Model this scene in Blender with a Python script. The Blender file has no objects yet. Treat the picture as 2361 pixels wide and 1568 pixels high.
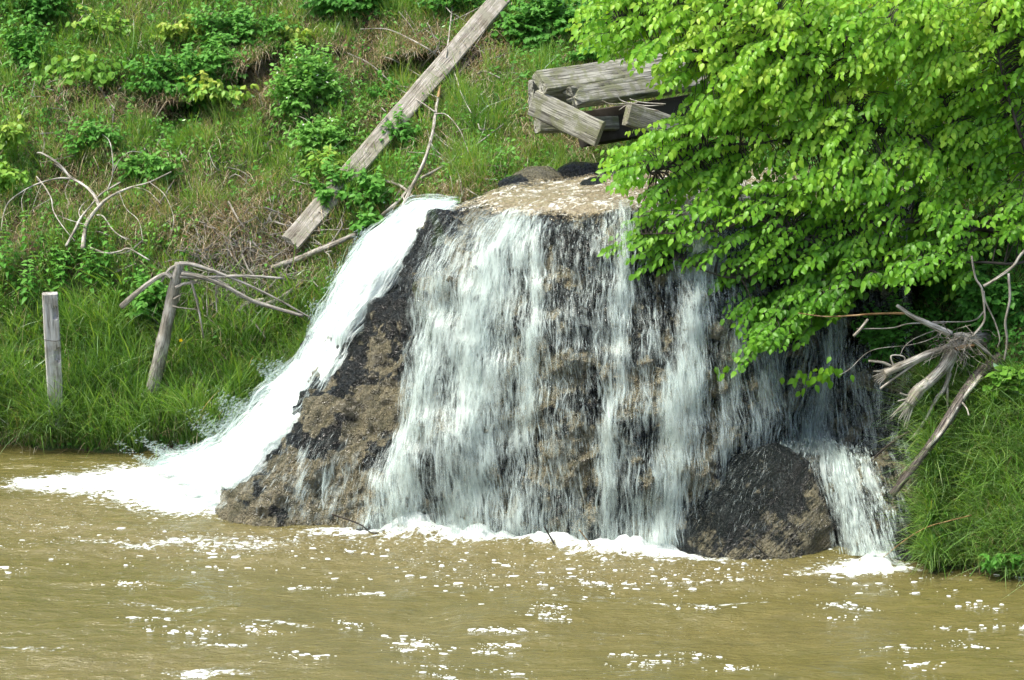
import bpy, math, random
import numpy as np
from mathutils import Vector, Matrix

rng = np.random.default_rng(7)
random.seed(7)
sc = bpy.context.scene
R = math.radians

# ------------------------------------------------------------------ camera, sky, sun, exposure
F_PX, CX, CY = 4700.0, 1180.5, 784.0          # focal length in units of a 2361 px wide picture
PITCH = math.atan(1084.0 / F_PX)
CAM = np.array([0.0, 0.0, 8.0])
cd = bpy.data.cameras.new("camera"); cam = bpy.data.objects.new("camera", cd)
sc.collection.objects.link(cam)
cam.location = CAM
cam.rotation_euler = (math.pi / 2 - PITCH, 0, 0)
cd.sensor_width = 36.0; cd.lens = 36.0 * F_PX / 2361.0
cd.clip_start = 0.1; cd.clip_end = 2000
sc.camera = cam

SUN = np.array([-0.42, -0.15, 0.88]); SUN /= np.linalg.norm(SUN)
w = bpy.data.worlds.new("World"); sc.world = w; w.use_nodes = True
wn = w.node_tree
sky = wn.nodes.new("ShaderNodeTexSky"); sky.sky_type = 'NISHITA'; sky.sun_disc = False
sky.sun_elevation = math.asin(SUN[2]); sky.sun_rotation = math.atan2(SUN[0], SUN[1])
sky.dust_density = 4.0; sky.ozone_density = 0.5; sky.air_density = 0.8
wn.links.new(sky.outputs[0], wn.nodes["Background"].inputs[0])
wn.nodes["Background"].inputs[1].default_value = 0.15
sl = bpy.data.lights.new("sun", 'SUN'); sun = bpy.data.objects.new("sun", sl)
sc.collection.objects.link(sun)
sl.energy = 2.1; sl.angle = R(9.0); sl.color = (1.0, 0.95, 0.84)
sun.rotation_euler = Vector(SUN).to_track_quat('Z', 'Y').to_euler()
sun.location = (0, 0, 30)
sc.view_settings.view_transform = 'Standard'; sc.view_settings.look = 'None'
sc.view_settings.gamma = 1.0; sc.view_settings.use_curve_mapping = False
sc.view_settings.exposure = 1.32
sc.cycles.transparent_max_bounces = 24
sc.cycles.max_bounces = 6

# ------------------------------------------------------------------ helpers
def ray(px, py):
    px = np.asarray(px, float); py = np.asarray(py, float)
    u = (px - CX) / F_PX; v = (CY - py) / F_PX
    cp, sp = math.cos(PITCH), math.sin(PITCH)
    return u, cp + v * sp, -sp + v * cp
def at(px, py, Y):
    """point on the sight line of picture position (px, py) at ground distance Y"""
    u, dy, dz = ray(px, py); k = np.asarray(Y, float) / dy
    return np.stack(np.broadcast_arrays(u * k, dy * k, 8.0 + dz * k), -1)
def onwater(px, py, z=0.0):
    u, dy, dz = ray(px, py); k = (z - 8.0) / dz
    return np.stack(np.broadcast_arrays(u * k, dy * k, 8.0 + dz * k), -1)
def proj(P):
    P = np.asarray(P, float); d = P - CAM
    cp, sp = math.cos(PITCH), math.sin(PITCH)
    f = d[..., 1] * cp - d[..., 2] * sp; up = d[..., 1] * sp + d[..., 2] * cp
    return CX + F_PX * d[..., 0] / f, CY - F_PX * up / f

def _hash(i, j, k, seed):
    h = (i.astype(np.int64) * 374761393 + j.astype(np.int64) * 668265263 + k.astype(np.int64) * 2147483647 + seed * 1274126177) & 0xFFFFFFFF
    h = ((h ^ (h >> 13)) * 1274126177) & 0xFFFFFFFF
    h = ((h ^ (h >> 16)) * 2246822519) & 0xFFFFFFFF
    return ((h ^ (h >> 15)) & 0xFFFFFF) / float(0xFFFFFF)
def vn(P, seed=0):
    P = np.asarray(P, float); I = np.floor(P).astype(np.int64); f = P - I; f = f * f * f * (f * (f * 6 - 15) + 10)
    r = 0
    for a in (0, 1):
        wa = f[..., 0] if a else 1 - f[..., 0]
        for b in (0, 1):
            wb = f[..., 1] if b else 1 - f[..., 1]
            for c in (0, 1):
                wc = f[..., 2] if c else 1 - f[..., 2]
                r = r + wa * wb * wc * _hash(I[..., 0] + a, I[..., 1] + b, I[..., 2] + c, seed)
    return r
def fbm(P, oct=4, seed=0, gain=0.5):
    P = np.asarray(P, float); s = 0; a = 1; t = 0
    for o in range(oct):
        s = s + a * vn(P * 2 ** o + o * 17.3, seed + o); t += a; a *= gain
    return s / t
def sstep(a, b, x): 
    t = np.clip((x - a) / (b - a), 0, 1); return t * t * (3 - 2 * t)
def nrmz(v): return v / np.maximum(np.linalg.norm(v, axis=-1, keepdims=True), 1e-9)
def p3(x, y, z=0.0): return np.stack(np.broadcast_arrays(x, y, z), -1)

def mk(name, V, Fc, mat, parent=None, smooth=True, attrs=None, link=True):
    """one mesh object; Fc = array (n,3) or (n,4) or list of such arrays"""
    me = bpy.data.meshes.new(name)
    V = np.ascontiguousarray(V, np.float32).reshape(-1, 3)
    Fs = Fc if isinstance(Fc, list) else [Fc]
    Fs = [np.asarray(f, np.int32) for f in Fs if len(f)]
    nl = sum(f.size for f in Fs); nf = sum(len(f) for f in Fs)
    me.vertices.add(len(V)); me.loops.add(nl); me.polygons.add(nf)
    me.vertices.foreach_set("co", V.ravel())
    me.loops.foreach_set("vertex_index", np.concatenate([f.ravel() for f in Fs]))
    sizes = np.concatenate([np.full(len(f), f.shape[1], np.int32) for f in Fs])
    st = np.concatenate([[0], np.cumsum(sizes)[:-1]]).astype(np.int32)
    me.polygons.foreach_set("loop_start", st)
    me.polygons.foreach_set("use_smooth", np.full(nf, smooth, bool))
    for k, a in (attrs or {}).items():
        a = np.ascontiguousarray(a, np.float32)
        if a.ndim == 1:
            at_ = me.attributes.new(k, 'FLOAT', 'POINT'); at_.data.foreach_set("value", a)
        else:
            at_ = me.attributes.new(k, 'FLOAT_VECTOR', 'POINT'); at_.data.foreach_set("vector", a.ravel())
    me.update(calc_edges=True); me.validate()
    if mat: me.materials.append(mat)
    o = bpy.data.objects.new(name, me)
    if link: sc.collection.objects.link(o)
    if parent is not None: o.parent = parent
    return o
def tag(o, label=None, cat=None, group=None, kind=None):
    if label: o["label"] = label
    if cat: o["category"] = cat
    if group: o["group"] = group
    if kind: o["kind"] = kind
    return o
def thing(name, label, cat, loc=(0, 0, 0), group=None):
    o = bpy.data.objects.new(name, None); sc.collection.objects.link(o); o.location = loc
    o.empty_display_size = 0.2
    return tag(o, label, cat, group)
def local(o, V): return np.asarray(V) - np.array(o.location)

def grid_faces(nu, nv):
    i = np.arange(nu * nv).reshape(nu, nv)
    return np.stack([i[:-1, :-1], i[:-1, 1:], i[1:, 1:], i[1:, :-1]], -1).reshape(-1, 4)
def grid_normals(G):
    du = np.gradient(G, axis=0); dv = np.gradient(G, axis=1)
    return nrmz(np.cross(dv, du))
def cr(P, n, axis=0):
    """Catmull-Rom through control points along an axis, by index"""
    P = np.moveaxis(np.asarray(P, float), axis, 0); m = len(P)
    t = np.linspace(0, m - 1, n); i = np.minimum(t.astype(int), m - 2); f = (t - i).reshape((-1,) + (1,) * (P.ndim - 1))
    Q = np.concatenate([[2 * P[0] - P[1]], P, [2 * P[-1] - P[-2]]])
    a, b, c, d = Q[i], Q[i + 1], Q[i + 2], Q[i + 3]
    r = 0.5 * (2 * b + (c - a) * f + (2 * a - 5 * b + 4 * c - d) * f ** 2 + (3 * b - a - 3 * c + d) * f ** 3)
    return np.moveaxis(r, 0, axis)
def cr_xy(pts, x):
    xs, ys = zip(*pts); return np.interp(x, xs, ys)

class Bag:
    """collects pieces that are joined into one mesh"""
    def __init__(s): s.V = []; s.Q = []; s.T = []; s.A = {}; s.n = 0
    def add(s, V, Q=None, T=None, **A):
        V = np.asarray(V, float).reshape(-1, 3)
        if Q is not None: s.Q.append(np.asarray(Q) + s.n)
        if T is not None: s.T.append(np.asarray(T) + s.n)
        for k, a in A.items(): s.A.setdefault(k, []).append(np.asarray(a, float))
        s.V.append(V); s.n += len(V)
    def build(s, name, mat, parent=None, smooth=True, off=None):
        V = np.concatenate(s.V)
        if parent is not None: V = V - np.array(parent.location if parent.parent is None else parent.parent.location)
        fs = []
        if s.Q: fs.append(np.concatenate(s.Q))
        if s.T: fs.append(np.concatenate(s.T))
        return mk(name, V, fs, mat, parent, smooth, {k: np.concatenate(a) for k, a in s.A.items()})

def tube(bag, pts, r0, r1=None, sides=6, n=None, rough=0.0, cap=True, seed=0, radii=None, tint=0.5):
    pts = np.asarray(pts, float)
    n = n or max(4, (len(pts) - 1) * 4 + 1)
    C = cr(pts, n) if len(pts) > 1 else pts
    if radii is not None: rr = np.interp(np.linspace(0, 1, n), np.linspace(0, 1, len(radii)), radii)
    else: rr = np.linspace(r0, r0 if r1 is None else r1, n)
    T = nrmz(np.gradient(C, axis=0)); ref = np.array([0.13, -0.9, 0.41])
    A = nrmz(np.cross(T, ref)); B = np.cross(T, A)
    ang = np.linspace(0, 2 * math.pi, sides, endpoint=False)
    ring = (np.cos(ang)[None, :, None] * A[:, None] + np.sin(ang)[None, :, None] * B[:, None])
    L = np.concatenate([[0], np.cumsum(np.linalg.norm(np.diff(C, axis=0), axis=1))])
    k = np.ones((n, sides))
    if rough: k = 1 + rough * (vn(p3(L[:, None] * 4 + seed, ang[None] * 1.3 + seed * 3, 0.5), seed) - 0.5) * 2
    V = C[:, None] + ring * (rr[:, None] * k)[..., None]
    i = np.arange(n * sides).reshape(n, sides); j = np.roll(i, -1, 1)
    Q = np.stack([i[:-1], i[1:], j[1:], j[:-1]], -1).reshape(-1, 4)
    V = V.reshape(-1, 3)
    flow = np.stack([np.broadcast_to(ang[None] * rr.mean(), (n, sides)), np.broadcast_to(L[:, None], (n, sides)), np.full((n, sides), float(seed))], -1).reshape(-1, 3)
    T_ = None
    if cap:
        V = np.concatenate([V, C[:1], C[-1:]]); a, b = n * sides, n * sides + 1
        T_ = np.concatenate([np.stack([np.full(sides, a), i[0], j[0]], -1), np.stack([np.full(sides, b), j[-1], i[-1]], -1)])
        flow = np.concatenate([flow, flow[:1], flow[-1:]])
    bag.add(V, Q, T_, flow=flow, tint=np.full(len(V), tint))
def single_tube(name, pts, mat, parent, r0, r1=None, off=None, **k):
    b = Bag(); tube(b, pts, r0, r1, **k); return b.build(name, mat, parent)

# ------------------------------------------------------------------ materials
class NT:
    def __init__(s, name):
        s.m = bpy.data.materials.new(name); s.m.use_nodes = True; s.t = s.m.node_tree
        s.t.nodes.clear(); s.out = s.t.nodes.new("ShaderNodeOutputMaterial")
    def n(s, typ, **kw):
        nd = s.t.nodes.new("ShaderNode" + typ)
        for k, v in kw.items():
            if k.startswith("i_"):
                key = k[2:].replace("_", " ")
                s.set(nd.inputs[key], v)
            elif k.startswith("p") and k[1:].isdigit(): s.set(nd.inputs[int(k[1:])], v)
            else: setattr(nd, k, v)
        return nd
    def set(s, sock, v):
        if isinstance(v, bpy.types.NodeSocket): s.t.links.new(v, sock)
        elif isinstance(v, bpy.types.Node): s.t.links.new(v.outputs[0], sock)
        else:
            if sock.type == 'RGBA' and len(v) == 3: v = (*v, 1)
            sock.default_value = v
    def math(s, op, a, b=None, c=None, clamp=False):
        nd = s.t.nodes.new("ShaderNodeMath"); nd.operation = op; nd.use_clamp = clamp
        for i, x in enumerate((a, b, c)):
            if x is not None: s.set(nd.inputs[i], x)
        return nd.outputs[0]
    def mix(s, f, a, b, mode='MIX'):
        nd = s.t.nodes.new("ShaderNodeMix"); nd.data_type = 'RGBA'; nd.blend_type = mode
        s.set(nd.inputs[0], f); s.set(nd.inputs[6], a); s.set(nd.inputs[7], b); return nd.outputs[2]
    def attr(s, name, vec=False):
        nd = s.t.nodes.new("ShaderNodeAttribute"); nd.attribute_name = name
        return nd.outputs["Vector"] if vec else nd.outputs["Fac"]
    def noise(s, vec, scale, detail=4, rough=0.55, dist=0.0, color=False):
        nd = s.n("TexNoise", i_Scale=scale, i_Detail=detail, i_Roughness=rough, i_Distortion=dist)
        if vec is not None: s.set(nd.inputs["Vector"], vec)
        return nd.outputs["Color" if color else "Fac"]
    def map(s, vec, scale=(1, 1, 1), rot=(0, 0, 0), loc=(0, 0, 0)):
        nd = s.n("Mapping"); s.set(nd.inputs["Vector"], vec)
        nd.inputs["Scale"].default_value = scale; nd.inputs["Rotation"].default_value = rot; nd.inputs["Location"].default_value = loc
        return nd.outputs[0]
    def ramp(s, f, stops, interp='LINEAR'):
        nd = s.n("ValToRGB"); s.set(nd.inputs[0], f); cr_ = nd.color_ramp; cr_.interpolation = interp
        while len(cr_.elements) < len(stops): cr_.elements.new(0.5)
        for e, (p, c) in zip(cr_.elements, stops):
            e.position = p; e.color = (*c, 1) if not np.isscalar(c) else (c, c, c, 1)
        return nd.outputs[0]
    def sm(s, f, a, b):
        nd = s.n("MapRange", interpolation_type='SMOOTHSTEP'); s.set(nd.inputs[0], f)
        s.set(nd.inputs[1], a); s.set(nd.inputs[2], b); return nd.outputs[0]
    def bump(s, h, strength, dist=0.02, normal=None):
        nd = s.n("Bump", i_Strength=strength, i_Distance=dist); s.set(nd.inputs["Height"], h)
        if normal is not None: s.set(nd.inputs["Normal"], normal)
        return nd.outputs[0]
    def finish(s, sh): s.t.links.new(sh.outputs[0] if isinstance(sh, bpy.types.Node) else sh, s.out.inputs[0]); return s.m
    def pos(s): return s.n("NewGeometry").outputs["Position"]

def leaf_mat(name, stops, trans=0.35, gloss=0.10, rough=0.38):
    t = NT(name)
    c = t.ramp(t.attr("tint"), stops)
    nv = t.noise(t.pos(), 9.0, 2)
    c = t.mix(t.math('MULTIPLY', nv, 0.5), c, t.mix(1.0, c, (0.75, 0.78, 0.7), 'MULTIPLY'))
    d = t.n("BsdfDiffuse", i_Color=c)
    ct = t.mix(1.0, c, (1.5, 1.35, 0.55), 'MULTIPLY')
    tr = t.n("BsdfTranslucent", i_Color=ct)
    m1 = t.n("MixShader", p0=trans, p1=d, p2=tr)
    g = t.n("BsdfGlossy", i_Color=(0.9, 1.0, 0.9), i_Roughness=rough)
    fr = t.n("Fresnel", i_IOR=1.4)
    m2 = t.n("MixShader", p0=t.math('MULTIPLY', fr, gloss * 6), p1=m1, p2=g)
    return t.finish(m2)
M = {}
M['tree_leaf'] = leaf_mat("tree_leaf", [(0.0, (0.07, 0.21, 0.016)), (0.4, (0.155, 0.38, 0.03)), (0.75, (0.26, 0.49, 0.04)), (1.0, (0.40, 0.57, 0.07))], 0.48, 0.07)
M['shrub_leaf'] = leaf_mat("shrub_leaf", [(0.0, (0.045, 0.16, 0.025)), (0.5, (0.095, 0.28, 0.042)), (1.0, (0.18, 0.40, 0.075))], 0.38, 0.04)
M['yellow_leaf'] = leaf_mat("yellow_leaf", [(0.0, (0.09, 0.24, 0.03)), (0.5, (0.19, 0.38, 0.05)), (1.0, (0.40, 0.45, 0.08))], 0.38, 0.06)
M['dark_leaf'] = leaf_mat("dark_leaf", [(0.0, (0.015, 0.055, 0.012)), (1.0, (0.045, 0.14, 0.025))], 0.25, 0.05)
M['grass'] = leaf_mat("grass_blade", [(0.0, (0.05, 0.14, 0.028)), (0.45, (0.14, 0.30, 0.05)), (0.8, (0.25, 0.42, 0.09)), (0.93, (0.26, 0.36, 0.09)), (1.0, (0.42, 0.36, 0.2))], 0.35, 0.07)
M['dead_grass'] = leaf_mat("dead_grass", [(0.0, (0.15, 0.10, 0.055)), (0.5, (0.32, 0.24, 0.14)), (1.0, (0.52, 0.45, 0.31))], 0.2, 0.04)

def wood_mat(name, base, dark, light, grain=(1, 1, 1), use_flow=True, lichen=None, rough=0.85):
    t = NT(name)
    if use_flow: v = t.map(t.attr("flow", True), (60, 5, 1))
    else: v = t.map(t.n("TexCoord").outputs["Object"], (2.0, 34, 34))
    g = t.noise(v, 1.0, 6, 0.6, 0.6)
    big = t.noise(t.pos(), 3.5, 4, 0.6)
    c = t.ramp(g, [(0.36, dark), (0.46, base), (0.60, light)])
    c = t.mix(t.sm(big, 0.42, 0.62), c, t.mix(1.0, c, (0.62, 0.60, 0.55), 'MULTIPLY'))
    if lichen:
        l = t.noise(t.pos(), 7.0, 5, 0.65)
        c = t.mix(t.math('MULTIPLY', t.sm(l, 0.46, 0.6), 0.7), c, lichen)
    b = t.n("BsdfPrincipled", i_Base_Color=c, i_Roughness=rough)
    t.set(b.inputs["Specular IOR Level"], 0.25)
    t.set(b.inputs["Normal"], t.bump(g, 1.0, 0.02))
    return t.finish(b)
M['wood'] = wood_mat("weathered_timber", (0.20, 0.20, 0.165), (0.065, 0.062, 0.05), (0.36, 0.36, 0.30), use_flow=False, lichen=(0.17, 0.185, 0.10))
M['plank'] = wood_mat("weathered_plank", (0.27, 0.25, 0.21), (0.12, 0.105, 0.085), (0.42, 0.40, 0.35), use_flow=False, lichen=(0.25, 0.25, 0.19))
M['post'] = wood_mat("grey_post", (0.38, 0.38, 0.345), (0.17, 0.16, 0.14), (0.50, 0.50, 0.465), use_flow=False)
M['deadwood'] = wood_mat("dead_wood", (0.29, 0.275, 0.235), (0.11, 0.10, 0.08), (0.46, 0.445, 0.39))
M['palewood'] = wood_mat("bleached_wood", (0.33, 0.315, 0.265), (0.10, 0.09, 0.07), (0.55, 0.535, 0.47))
M['bark'] = wood_mat("brown_bark", (0.055, 0.047, 0.038), (0.02, 0.018, 0.015), (0.10, 0.09, 0.075))
M['wetwood'] = wood_mat("wet_log", (0.06, 0.05, 0.045), (0.02, 0.017, 0.015), (0.2, 0.18, 0.15), rough=0.5)
M['orange_bark'] = wood_mat("rusty_bark", (0.28, 0.17, 0.07), (0.13, 0.07, 0.03), (0.4, 0.28, 0.15))
M['stem'] = wood_mat("green_stem", (0.06, 0.09, 0.03), (0.04, 0.06, 0.02), (0.09, 0.13, 0.04))

# soil
t = NT("bank_soil"); P = t.pos()
a = t.noise(P, 2.2, 6, 0.65); b_ = t.noise(P, 28, 5, 0.7)
c = t.ramp(a, [(0.3, (0.035, 0.026, 0.018)), (0.5, (0.10, 0.072, 0.045)), (0.7, (0.17, 0.13, 0.085))])
c = t.mix(t.sm(b_, 0.45, 0.65), c, t.mix(1.0, c, (0.45, 0.42, 0.4), 'MULTIPLY'))
g = t.noise(P, 5, 4); c = t.mix(t.math('MULTIPLY', t.sm(g, 0.38, 0.52), 0.75), c, (0.06, 0.105, 0.03))
b = t.n("BsdfPrincipled", i_Base_Color=c, i_Roughness=0.95); t.set(b.inputs["Specular IOR Level"], 0.1)
t.set(b.inputs["Normal"], t.bump(b_, 1.0, 0.05)); M['soil'] = t.finish(b)

# wet rock: attribute 'tan' says where the pale tufa shows between the dark algae
t = NT("wet_tufa"); P = t.pos()
fn = t.noise(P, 11, 6, 0.72); ff = t.noise(P, 30, 6, 0.8)
st = t.noise(t.map(t.attr("flow", True), (13, 1.6, 1)), 1.0, 5, 0.65, 0.4)
tan = t.sm(t.math('ADD', t.math('ADD', t.attr("tan"), t.math('MULTIPLY', t.math('SUBTRACT', fn, 0.5), 1.1)), t.math('MULTIPLY', t.math('SUBTRACT', st, 0.5), 0.7)), 0.34, 0.62)
dark = t.ramp(ff, [(0.3, (0.007, 0.011, 0.011)), (0.55, (0.026, 0.033, 0.031)), (0.8, (0.11, 0.12, 0.105))])
pale = t.ramp(ff, [(0.28, (0.075, 0.068, 0.042)), (0.45, (0.22, 0.198, 0.122)), (0.6, (0.33, 0.30, 0.195)), (0.78, (0.52, 0.49, 0.37))])
vo = t.n("TexVoronoi", feature='F1', i_Scale=9.0); t.set(vo.inputs['Vector'], t.n("VectorMath", operation='ADD', p0=P, p1=t.noise(P, 6, 3, color=True)).outputs[0])
kn = t.sm(vo.outputs['Distance'], 0.55, 0.15)
gr = t.noise(P, 75, 3, 0.8)
c = t.mix(tan, dark, pale); c = t.mix(t.sm(gr, 0.5, 0.36), c, t.mix(1.0, c, (0.45, 0.46, 0.46), 'MULTIPLY')); c = t.mix(t.sm(gr, 0.56, 0.68), c, t.mix(1.0, c, (1.5, 1.5, 1.5), 'MULTIPLY')); c = t.mix(t.sm(st, 0.62, 0.36), c, t.mix(1.0, c, (0.5, 0.53, 0.5), 'MULTIPLY'))
c = t.mix(t.math('MULTIPLY', t.sm(t.math('ADD', t.attr("moss"), t.math('SUBTRACT', fn, 0.5)), 0.4, 0.75), 0.8), c, (0.03, 0.055, 0.012))
b = t.n("BsdfPrincipled", i_Base_Color=c, i_Roughness=t.ramp(fn, [(0.35, 0.10), (0.65, 0.34)]))
h = t.math('ADD', t.math('MULTIPLY', fn, 1.0), t.math('MULTIPLY', ff, 0.55)); h = t.math('ADD', t.math('ADD', h, t.math('MULTIPLY', st, 0.6)), t.math('ADD', t.math('MULTIPLY', kn, 0.55), t.math('MULTIPLY', gr, 0.35)))
t.set(b.inputs["Normal"], t.bump(h, 1.0, 0.075)); M['rock'] = t.finish(b)

# falling water: alpha from noise drawn out along the flow
def water_mat(name, fx, fy, lo, hi, col=(0.56, 0.66, 0.605), maxa=0.92, trans=0.3):
    t = NT(name)
    f = t.attr("flow", True); d = t.attr("dens")
    n1 = t.noise(t.map(f, (fx, fy, 1)), 1.0, 5, 0.66, 0.5)
    n2 = t.noise(t.map(f, (fx * 0.32, fy * 0.5, 1), loc=(7, 3, 2)), 1.0, 3, 0.55)
    n3 = t.noise(t.map(f, (fx * 2.7, fy * 3.2, 1), loc=(1, 9, 4)), 1.0, 3, 0.6)
    n = t.math('ADD', t.math('ADD', t.math('MULTIPLY', n1, 0.5), t.math('MULTIPLY', n2, 0.28)), t.math('MULTIPLY', n3, 0.22))
    n_ = t.math('MULTIPLY_ADD', n, 2.4, -0.7)
    a = t.sm(t.math('ADD', n_, t.math('MULTIPLY', d, 0.5)), lo, hi)
    a = t.math('MULTIPLY', t.math('MULTIPLY', a, maxa), t.sm(d, 0.0, 0.12))
    b = t.n("BsdfPrincipled", i_Base_Color=col, i_Roughness=0.35)
    t.set(b.inputs["Normal"], t.bump(n, 0.9, 0.03))
    tl = t.n("BsdfTranslucent", i_Color=col)
    s1 = t.n("MixShader", p0=trans, p1=b, p2=tl)
    tp = t.n("BsdfTransparent")
    return t.finish(t.n("MixShader", p0=a, p1=tp, p2=s1))
M['veil'] = water_mat("falling_water", 18, 2.6, 0.52, 1.12, maxa=0.72)
M['veil2'] = water_mat("falling_water_fine", 42, 4.6, 0.70, 1.12, maxa=0.75)
M['white'] = water_mat("white_water", 20, 3.0, 0.55, 1.0, col=(0.77, 0.84, 0.80), maxa=0.97)
t = NT("water_strand")
b = t.n("BsdfPrincipled", i_Base_Color=(0.62, 0.74, 0.70), i_Roughness=0.25); tl = t.n("BsdfTranslucent", i_Color=(0.62, 0.74, 0.70))
s1 = t.n("MixShader", p0=0.35, p1=b, p2=tl); tp = t.n("BsdfTransparent")
M['strand'] = t.finish(t.n("MixShader", p0=t.attr("alpha"), p1=tp, p2=s1))
t = NT("foam"); P = t.pos()
n = t.noise(P, 30, 5, 0.7)
b = t.n("BsdfPrincipled", i_Base_Color=t.ramp(n, [(0.3, (0.58, 0.65, 0.60)), (0.6, (0.78, 0.83, 0.80))]), i_Roughness=0.45)
t.set(b.inputs["Normal"], t.bump(n, 0.8, 0.03)); M['foam'] = t.finish(b)

# muddy river
t = NT("muddy_water"); P = t.pos()
mp = t.map(P, (0.9, 4.2, 1)); w1 = t.noise(mp, 1.6, 4, 0.6, 0.4); w2 = t.noise(t.map(P, (3.2, 11, 1)), 1.6, 3, 0.5, 0.6); w3 = t.noise(t.map(P, (22, 40, 1)), 1.0, 3, 0.6)
fo = t.attr("foam"); ch = t.attr("chop")
fx = t.math('MULTIPLY_ADD', t.noise(t.map(P, (9, 17, 1)), 1.0, 6, 0.76, 0.5), 1.7, -0.35)
fa = t.sm(t.math('ADD', fx, t.math('MULTIPLY', fo, 0.75)), 0.74, 0.92)
fs = t.noise(t.map(P, (13, 26, 1)), 1.4, 3, 0.6)
fa2 = t.math('MULTIPLY', t.sm(t.math('ADD', fs, t.math('MULTIPLY', ch, 0.13)), 0.765, 0.82), 0.75)  # white speckle of the chop: foam bubbles plus sparkle painted into the colour
fa = t.math('MAXIMUM', fa, fa2)
mud = t.ramp(w1, [(0.3, (0.074, 0.074, 0.019)), (0.7, (0.108, 0.098, 0.028))])
mud = t.mix(t.math('MULTIPLY', ch, 0.35), mud, (0.19, 0.155, 0.075))
col = t.mix(fa, mud, t.mix(t.sm(w2, 0.35, 0.6), (0.46, 0.52, 0.48), (0.68, 0.74, 0.71)))
b = t.n("BsdfPrincipled", i_Base_Color=col, i_Roughness=t.math('ADD', 0.05, t.math('MULTIPLY', fa, 0.45)))
t.set(b.inputs["IOR"], 1.33)
hh = t.math('ADD', t.math('ADD', t.math('MULTIPLY', w1, 0.7), t.math('MULTIPLY', w2, 0.30)), t.math('MULTIPLY', w3, t.math('MULTIPLY', ch, 0.30)))
t.set(b.inputs["Normal"], t.bump(hh, 0.75, 0.12)); M['river'] = t.finish(b)

t = NT("river_mud"); b = t.n("BsdfPrincipled", i_Base_Color=t.ramp(t.noise(t.pos(), 6, 5), [(0.3, (0.16, 0.12, 0.07)), (0.7, (0.27, 0.21, 0.13))]), i_Roughness=0.5); M['mud'] = t.finish(b)

# ------------------------------------------------------------------ hillside terrain
ROWS = [1400, 1200, 1060, 950, 800, 650, 500, 400, 300, 200, 100, 0, -120, -230]
L_ = [27.3, 27.4, 27.65, 28.0, 28.6, 29.2, 30.0, 30.8, 31.5, 32.3, 33.1, 34.0, 36, 45]
TC = [(-2500, L_), (-700, L_), (0, L_), (350, L_), (650, L_),
      (850, [27.4, 27.5, 27.6, 28, 28.4, 29.0, 29.8, 30.5, 31.3, 32.1, 33, 33.8, 36, 45]),
      (1000, [27.5, 27.6, 27.7, 27.9, 28.1, 28.4, 29.0, 29.9, 30.8, 31.8, 32.7, 33.6, 36, 45]),
      (1150, [27.6, 27.7, 27.8, 27.9, 28.0, 28.2, 28.5, 29.2, 30.2, 31.3, 32.3, 33.3, 36, 45]),
      (1350, [27.6, 27.7, 27.8, 27.9, 28.0, 28.2, 28.5, 29.4, 30.1, 31.0, 32.0, 33.0, 36, 45]),
      (1600, [27.3, 27.4, 27.5, 27.6, 27.7, 27.9, 28.1, 28.8, 29.5, 30.4, 31.4, 32.4, 35, 45]),
      (1900, [26.0, 26.4, 26.6, 26.8, 27.0, 27.3, 27.9, 28.9, 29.4, 30.0, 30.8, 31.6, 34, 45]),
      (2080, [24.4, 24.7, 25.2, 25.6, 26.1, 26.7, 27.3, 28.2, 28.7, 29.4, 30.2, 31.0, 33, 45]),
      (2112, [24.2, 24.5, 24.9, 25.3, 25.85, 26.5, 27.1, 28.0, 28.5, 29.2, 30.0, 30.8, 33, 45]),
      (2145, [22.35, 23.02, 23.5, 24.05, 24.9, 25.8, 26.75, 27.5, 28.1, 28.8, 29.6, 30.5, 32, 45]),
      (2180, [22.4, 23.32, 23.75, 24.2, 24.9, 25.7, 26.55, 27.3, 27.9, 28.6, 29.4, 30.3, 32, 45]),
      (2361, [22.1, 22.92, 23.35, 23.7, 24.4, 25.1, 25.95, 26.7, 27.3, 28.0, 28.8, 29.7, 32, 45]),
      (3000, [21.7, 22.52, 22.95, 23.3, 24.0, 24.7, 25.55, 26.3, 26.9, 27.6, 28.4, 29.3, 32, 45]),
      (5200, [21.7, 22.52, 22.95, 23.3, 24.0, 24.7, 25.55, 26.3, 26.9, 27.6, 28.4, 29.3, 32, 45])]
TPX = np.array([c[0] for c in TC]); TY = np.array([c[1] for c in TC], float)
def scarp(px):
    return cr_xy([(-500, 150), (60, 195), (250, 235), (420, 250), (560, 160), (760, 120), (900, 150), (1080, 130), (1150, 90), (1300, 110), (2000, 100)], px)
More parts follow.
